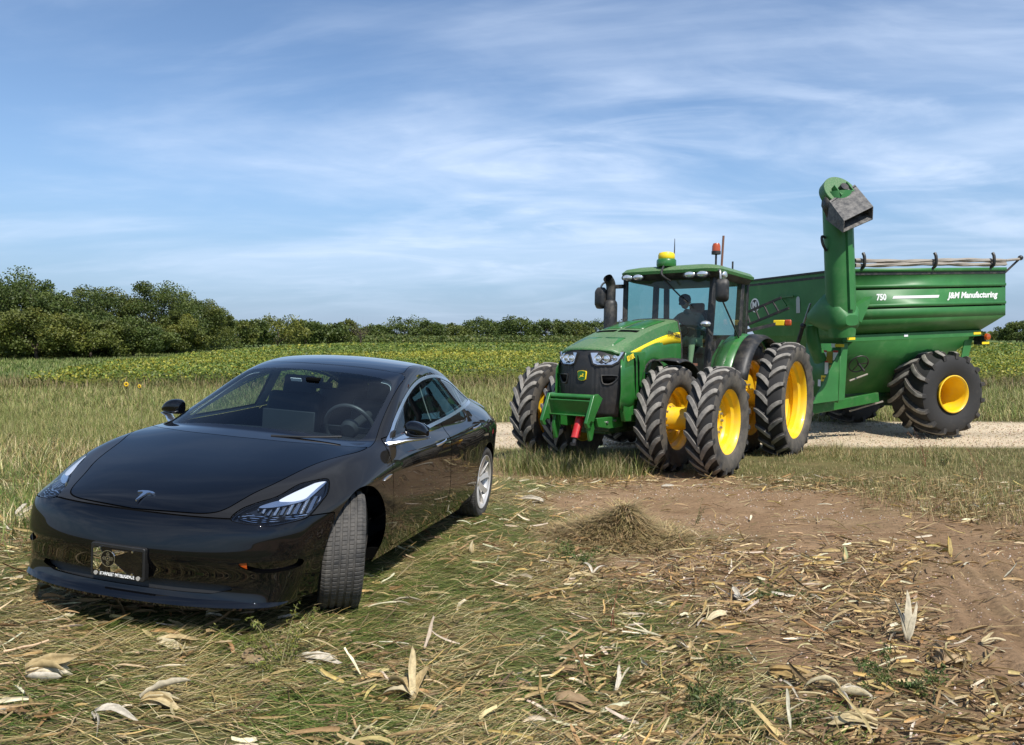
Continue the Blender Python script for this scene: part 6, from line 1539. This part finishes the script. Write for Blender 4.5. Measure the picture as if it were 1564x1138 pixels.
# scrub that closes the foot of the far line, and the last trees on the horizon
def scrub(name, n, x0, x1, y0, y1, h, s):
    x = rng.uniform(x0, x1, n); y = rng.uniform(y0, y1, n); z = h*(.55+.9*fbm(x, y, 9, 2))*rng.random(n)
    V, F = leaf_quads(np.c_[x, y, z], U_(s*.7, s*1.3, n), rng); c = pick(DG+OG, n, .35)
    return tag(mesh_np(name, V, F, M['leaf'], col=np.repeat(c, 4, axis=0)), kind='stuff')
scrub('far_undergrowth', 22000, -120, 75, 262, 296, 2.8, .9)
a_ = rng.random(9000)
a_ = rng.random(26000)**.8; n = len(a_); pxx = np.interp(a_, [0, 1], [-90, 352]); dd_ = np.interp(pxx, [-90, 60, 165, 240, 292, 325, 352], [76, 79, 92, 98, 112, 130, 145])
y = dd_+rng.normal(0, 1.6, n); x = (pxx-782)/1165*dd_+rng.normal(0, 1., n); z = (2.2+2.0*fbm(x, y, 5, 1))*rng.random(n)**.9
V, F = leaf_quads(np.c_[x, y, z], U_(.22, .40, n), rng, up=.15); tag(mesh_np('hedgerow_undergrowth', V, F, M['leaf'], col=np.repeat(pick(DG+OG, n, .18), 4, axis=0)), kind='stuff')
scrub('horizon_woods', 9000, 380, 900, 800, 860, 9, 4.5)

# ------------------------------------------------------------------ single plants and husks
def onground(px, py):
    """where the sight line through a photo point meets the ground (design help: gives plain x, y)"""
    yv = -(py-569)/1165; dv = np.array([(px-782)/1165, math.cos(TH)+yv*math.sin(TH), -math.sin(TH)+yv*math.cos(TH)])
    t = 2.
    for _ in range(60): p = dv*t; t += (CAM_H+p[2]-float(gheight(p[0:1], p[1:2])[0]))/max(.05, -dv[2])*.5
    return dv[0]*t, dv[1]*t
def one_strip(mb_rows, S=9):
    pass
def husk(px, py, lab, nleaf, ln, wd, spread, lift, pal, seed, cat='corn husk', az0=0.):
    """leaves of a husk joined at a short butt, curling apart"""
    X, Y = onground(px, py); Z = float(gheight(np.array([X]), np.array([Y]))[0]); r_ = np.random.default_rng(seed)
    V, F, Cc = [], [], []
    for k in range(nleaf):
        az = az0+spread*((k+.5)/nleaf-.5)+r_.normal(0, .12); an = R(lift)*r_.uniform(.5, 1.2); L_ = ln*.95*r_.uniform(.6, 1.15); w_ = wd*.74*r_.uniform(.6, 1.25); cu = R(r_.uniform(10, 90)); rl = r_.uniform(-.9, .9); fo = r_.uniform(.2, .9)
        p = np.array([0, 0, .012+.006*k]); c = np.array(pal[r_.integers(len(pal))])*r_.uniform(.85, 1.1); S = 8; b = len(V)
        d = np.array([math.cos(az), math.sin(az), 0]); s0 = np.array([-d[1], d[0], 0])
        for s in range(S+1):
            t = s/S; az_ = r_.normal(0, .12); d = np.array([d[0]*math.cos(az_)-d[1]*math.sin(az_), d[0]*math.sin(az_)+d[1]*math.cos(az_), 0]); s0 = np.array([-d[1], d[0], 0]); k_ = r_.uniform(.8, 1.15)* (math.sin(math.pi*(.16+.84*t**.85)))**.55 if s < S else .04; tw = rl*(1+t); sd = s0*math.cos(tw)+np.array([0, 0, math.sin(tw)]); nn = -s0*math.sin(tw)+np.array([0, 0, math.cos(tw)])
            for q in (-1, -.5, 0, .5, 1):
                v = p+sd*q*w_*k_/2+nn*abs(q)**1.5*w_*k_/2*fo; V.append([v[0], v[1], max(v[2], .004)]); Cc.append(c*(.80+.3*r_.random())*(1-.35*t*r_.random()))
            p = p+(d*math.cos(an)+np.array([0, 0, math.sin(an)]))*L_/S; an -= cu/S
        for s in range(S):
            for q in range(4): i = b+5*s+q; F.append((i, i+1, i+6, i+5))
    o = mesh_np('corn_husk', V, np.array(F), M['husk'], col=np.array(Cc)); o.location = (X, Y, Z)
    md = o.modifiers.new('t', 'SOLIDIFY'); md.thickness = .0012
    return tag(o, lab, cat, 'larger corn husks lying on the ground')
PW = [(.70, .63, .50), (.62, .54, .38)]; PT = [(.60, .48, .26), (.52, .39, .19), (.66, .56, .35)]; PB_ = [(.34, .24, .13), (.44, .32, .18), (.28, .19, .10)]
husks = [
 (1385, 985, 'white husk with two pale leaves standing upright at right', 4, .26, .055, 1.7, 70, PW, 1.1),
 (1340, 1118, 'large pale husk wrapped round a cob at the bottom right edge', 5, .22, .085, .9, 16, PT+PW, 2.6),
 (1282, 1065, 'cream husk curled open in a ring beside green weeds at lower right', 6, .17, .055, 4.6, 28, PW+PT, .3),
 (1290, 862, 'pale husk tuft sticking up from the bare soil', 4, .16, .05, 1.2, 55, PT+[(.42, .44, .22)], 1.3),
 (1450, 852, 'yellow husk tip standing up among brown leaves at right', 3, .18, .05, .8, 65, [(.55, .40, .10), (.48, .36, .14)], 1.5),
 (1125, 920, 'white torn husk beside a flattened green weed', 4, .20, .05, 1.6, 24, PW, .2),
 (1110, 945, 'tan husk leaf just below the white torn one', 3, .20, .06, 1.2, 18, PB_+PT, 3.0),
 (940, 1062, 'single white leaf standing up near the bottom middle', 2, .17, .045, .5, 55, PW, 1.0),
 (630, 1075, 'tall folded husk leaf leaning up at bottom middle', 5, .24, .07, 1.6, 40, PT, 2.0),
 (850, 1080, 'brown husk lying lengthwise near a red stained leaf at bottom middle', 4, .26, .07, .7, 12, PB_+PT, -.1),
 (40, 1040, 'biggest pile of cream husk leaves at the left edge of the photo', 8, .26, .075, 1.5, 14, PT+PW, .2),
 (215, 1080, 'cream husk with three flat leaves below the number plate', 5, .20, .055, .9, 20, PT+PW, .3),
 (145, 1095, 'pale forked husk left of the flat three leaved one', 3, .20, .035, 1.3, 22, PW, -.7),
 (372, 1015, 'white strips of husk crossed over a brown leaf in the cut grass', 4, .19, .045, 2.4, 26, PW+PB_, .5),
 (25, 795, 'pale husk heap beside the car\'s front corner at the left edge', 7, .24, .06, 2.2, 34, PT+PW, .6),
 (240, 985, 'cream leaf lying flat in the shade edge before the front bumper', 3, .24, .05, .8, 10, PT, .3),
 (315, 945, 'pale husk under the front lip of the car', 4, .26, .055, 1.1, 14, PT+PW, .1),
 (460, 1010, 'long white husk leaf below the turned front tyre', 3, .22, .05, .7, 10, PW, -.2),
 (720, 848, 'small upright cream leaf in the flattened grass beside the car', 2, .13, .045, .5, 70, PT, 1.4),
 (745, 870, 'tan husk pair right of the upright cream leaf', 3, .16, .05, 1.3, 26, PB_+PT, 2.7),
 (830, 770, 'pale husk strips on the grass edge beyond the rear wheel', 4, .26, .05, 1.2, 24, PT+PW, 2.7),
 (870, 885, 'long cream husk in the middle of the litter below the straw heap', 4, .26, .05, .8, 18, PT, .5),
 (905, 880, 'pale spiky husk at the right end of the long cream one', 3, .16, .035, 1.4, 48, PW, 1.0),
 (600, 925, 'white leaf shred lying beside the front tyre', 3, .20, .04, .9, 12, PW, .1),
 (1050, 1000, 'cluster of small pale husks on bare soil right of centre', 5, .14, .04, 2.4, 28, PW+PT, 1.2),
 (1175, 1030, 'yellow brown husk leaves crossing on the soil at lower right', 4, .22, .05, 1.5, 14, [(.50, .36, .13), (.44, .3, .12)], -.6),
 (1500, 990, 'thin pale husk leaves trailing toward the tyre marks', 4, .24, .035, 1.1, 10, PT, .2),
 (1440, 1020, 'brown curled leaf in front of the white upright husk', 4, .18, .06, 1.7, 32, PB_, .7),
 (1010, 745, 'pale leaf on the soil in front of the tractor tyres', 3, .20, .045, .8, 14, PW, .1),
 (1160, 742, 'single white husk leaf on the grass right of the tractor tyres', 2, .24, .05, .4, 8, PW, .0),
]
for i, (px_, py_, lb, n_, ln_, wd_, sp_, li_, pl_, az_) in enumerate(husks): husk(px_, py_, lb, n_, ln_, wd_, sp_, li_, pl_, 500+i, az0=az_)
# weeds: stems with small leaves
M['stem'] = mat('weed_stem', (.17, .15, .06), .7); M['redstem'] = mat('red_weed_stem', (.22, .07, .04), .7)
def weed(px, py, lab, h, nst, lean, pal, seed, ls=.03, per=64, stem='stem', name='green_weed', cat='weed', flat=False):
    X, Y = onground(px, py); Z = float(gheight(np.array([X]), np.array([Y]))[0]); r_ = np.random.default_rng(seed)
    t = empty(name, (X, Y, Z), 0, lab, cat); mb = MB(); P = []
    for k in range(nst):
        az = r_.uniform(0, 6.28) if not flat else r_.choice([0, math.pi])+r_.normal(0, .5); L_ = h*r_.uniform(.6, 1.1); an = R(r_.uniform(*lean)); p = Vector((r_.normal(0, .02), r_.normal(0, .02), 0)); pts = [p.copy()]
        for s in range(6):
            p = p+Vector((math.cos(az)*math.cos(an), math.sin(az)*math.cos(an), math.sin(an)))*L_/6; an -= .06; p.z = max(p.z, .015); pts.append(p.copy())
        mb.tube(pts, [.0035*(1-.8*i/6) for i in range(7)], 5)
        for q in range(per):
            i = r_.uniform(.8, 6); a = pts[int(min(5, i))].lerp(pts[min(6, int(i)+1)], i-int(i)); P.append(np.array(a)+r_.normal(0, ls*.55, 3)*np.array([1, 1, .8]))
    mb.build('stem', M[stem], t)
    P = np.array(P); P[:, 2] = np.maximum(P[:, 2], .008); V, F = leaf_quads(P, U_(ls*.7, ls*1.5, len(P)), r_, up=.1, asp=.15)
    mesh_np('foliage', V, F, M['leaf'], parent=t, col=np.repeat(pick(pal, len(P)), 4, axis=0)); return t
GW = [(.085, .12, .03), (.11, .14, .04), (.065, .095, .025)]
weed(430, 1020, 'feathery yellow green weed growing up in front of the car\'s bumper', .34, 9, (35, 80), [(.15, .17, .035), (.19, .19, .04), (.11, .13, .03)], 1, .022, 70)
weed(1055, 1095, 'dark green feathery weed near the bottom edge right of centre', .26, 9, (8, 40), GW, 2, .022, 90)
weed(1200, 912, 'flattened green weed lying across the soil beside a white torn husk', .34, 9, (2, 14), GW, 3, .022, 80, flat=True)
weed(1365, 1050, 'green weed patch spreading under the white upright husk', .26, 10, (8, 45), GW, 4, .024, 70)
weed(1185, 1108, 'trailing green weed along the bottom edge at right', .36, 8, (3, 20), GW, 5, .022, 80, flat=True)
weed(880, 860, 'low green weed clump right of the car below the straw heap', .24, 9, (8, 50), GW, 6, .026, 60)
weed(1115, 1025, 'small green sprout on bare soil right of centre', .16, 5, (25, 70), GW, 7, .02, 40)
weed(1412, 712, 'tall dry brown weed with seed head beside the road below the cart wheel', .55, 4, (72, 92), [(.26, .17, .09), (.20, .12, .06)], 8, .03, 40, 'redstem', 'dry_weed')
weed(1440, 712, 'green leafy weed right of the tall dry one by the road', .40, 6, (60, 88), [(.10, .13, .035), (.13, .14, .05)], 9, .032, 26)
weed(1065, 800, 'sparse dark twig weed on the soil behind the straw heap', .26, 3, (50, 80), [(.08, .09, .03)], 10, .02, 14, 'stem', 'dry_weed')
weed(935, 960, 'thin red stemmed weed standing on the soil at centre', .30, 2, (70, 85), [(.20, .10, .05)], 11, .018, 10, 'redstem', 'dry_weed')
weed(80, 690, 'upright green weed in the grass left of the car bonnet', .55, 4, (70, 90), GW, 12, .035, 40)
weed(1500, 735, 'tall thin grass weed with red stalk at the right edge of the verge', .55, 4, (60, 88), [(.24, .16, .08), (.13, .12, .05)], 13, .025, 22, 'redstem', 'dry_weed')
# two sunflowers in the tall grass
for px_, py_, lb in ((193, 600, 'larger yellow sunflower in the tall grass left of the car'), (213, 603, 'smaller yellow sunflower right of the larger one in the tall grass')):
    d = 17.; X = (px_-782)/1165*d; zt = CAM_H-(py_-13-517)/1165*d; zg = float(gheight(np.array([X]), np.array([d]))[0])
    t = empty('sunflower', (X, d, zg), 0, lb, 'flower', 'sunflowers in the tall grass'); hgt = zt-zg
    mb = MB(); mb.tube([(0, 0, 0), (.02, 0, hgt*.5), (0, 0, hgt)], [.010, .008, .006], 6); mb.build('stem', M['stem'], t)
    mb = MB(); s_ = .062 if px_ < 200 else .045
    for k in range(14):
        a = 2*math.pi*k/14; u = Vector((math.cos(a), 0, math.sin(a))); v_ = Vector((-math.sin(a), 0, math.cos(a)))*.013
        c_ = Vector((0, -.03, hgt)); mb.add([c_+u*.018-v_*.6, c_+u*s_*.6-v_+Vector((0, -.012, 0)), c_+u*s_, c_+u*s_*.6+v_+Vector((0, -.012, 0)), c_+u*.018+v_*.6], [(0, 1, 2, 3, 4)])
    mb.build('petals', mat('sunflower_petal', (.75, .48, .01), .5), t, thick=.002)
    mb = MB(); mb.lathe([(.001, -.045), (.018, -.04), (.022, -.025), (.018, -.01)], 'Y', (0, 0, hgt), 14); mb.build('flower_disc', mat('sunflower_disc', (.09, .05, .02), .8), t)
# heap of raked dry grass
X, Y = onground(940, 822); Z = float(gheight(np.array([X]), np.array([Y]))[0]); r_ = np.random.default_rng(9)
hp = empty('straw_heap', (X, Y, Z), 0, 'heap of raked dry brown grass between the car and the bare soil', 'straw heap')
n = 12000; u = r_.uniform(0, 6.283, n); q = r_.random(n)**.6; hx_, hy_ = q*np.cos(u)*.62, q*np.sin(u)*.45; hz_ = .21*np.exp(-((hx_-.10)/.15)**2-(hy_/.19)**2)+.10*np.exp(-((hx_+.18)/.20)**2-((hy_+.06)/.22)**2)+.05*np.maximum(0, 1-q)+.03*r_.random(n)
mbv = []; ln = r_.uniform(.08, .24, n); az = u+r_.normal(0, 1.5, n); pit = R(1)*r_.uniform(-40, 30, n)
d3 = np.c_[np.cos(az)*np.cos(pit), np.sin(az)*np.cos(pit), np.sin(pit)]; p0 = np.c_[hx_, hy_, hz_]; sd = np.c_[-np.sin(az), np.cos(az), 0*az]*.0028
p1 = p0+d3*ln[:, None]*.5; p2 = p0+d3*ln[:, None]+np.array([0, 0, -.02]); p1[:, 2] = np.maximum(p1[:, 2], .01); p2[:, 2] = np.maximum(p2[:, 2], .006)
V = np.stack([p0-sd, p0+sd, p1-sd, p1+sd, p2-sd*.4, p2+sd*.4], 1).reshape(-1, 3); b = np.arange(n)[:, None]*6
F = np.concatenate([np.c_[b, b+1, b+3, b+2], np.c_[b+2, b+3, b+5, b+4]])
mesh_np('straw', V, F, M['blade'], parent=hp, col=np.repeat(pick([(.36, .26, .12), (.26, .185, .085), (.44, .33, .17), (.16, .13, .05)], n), 6, axis=0))
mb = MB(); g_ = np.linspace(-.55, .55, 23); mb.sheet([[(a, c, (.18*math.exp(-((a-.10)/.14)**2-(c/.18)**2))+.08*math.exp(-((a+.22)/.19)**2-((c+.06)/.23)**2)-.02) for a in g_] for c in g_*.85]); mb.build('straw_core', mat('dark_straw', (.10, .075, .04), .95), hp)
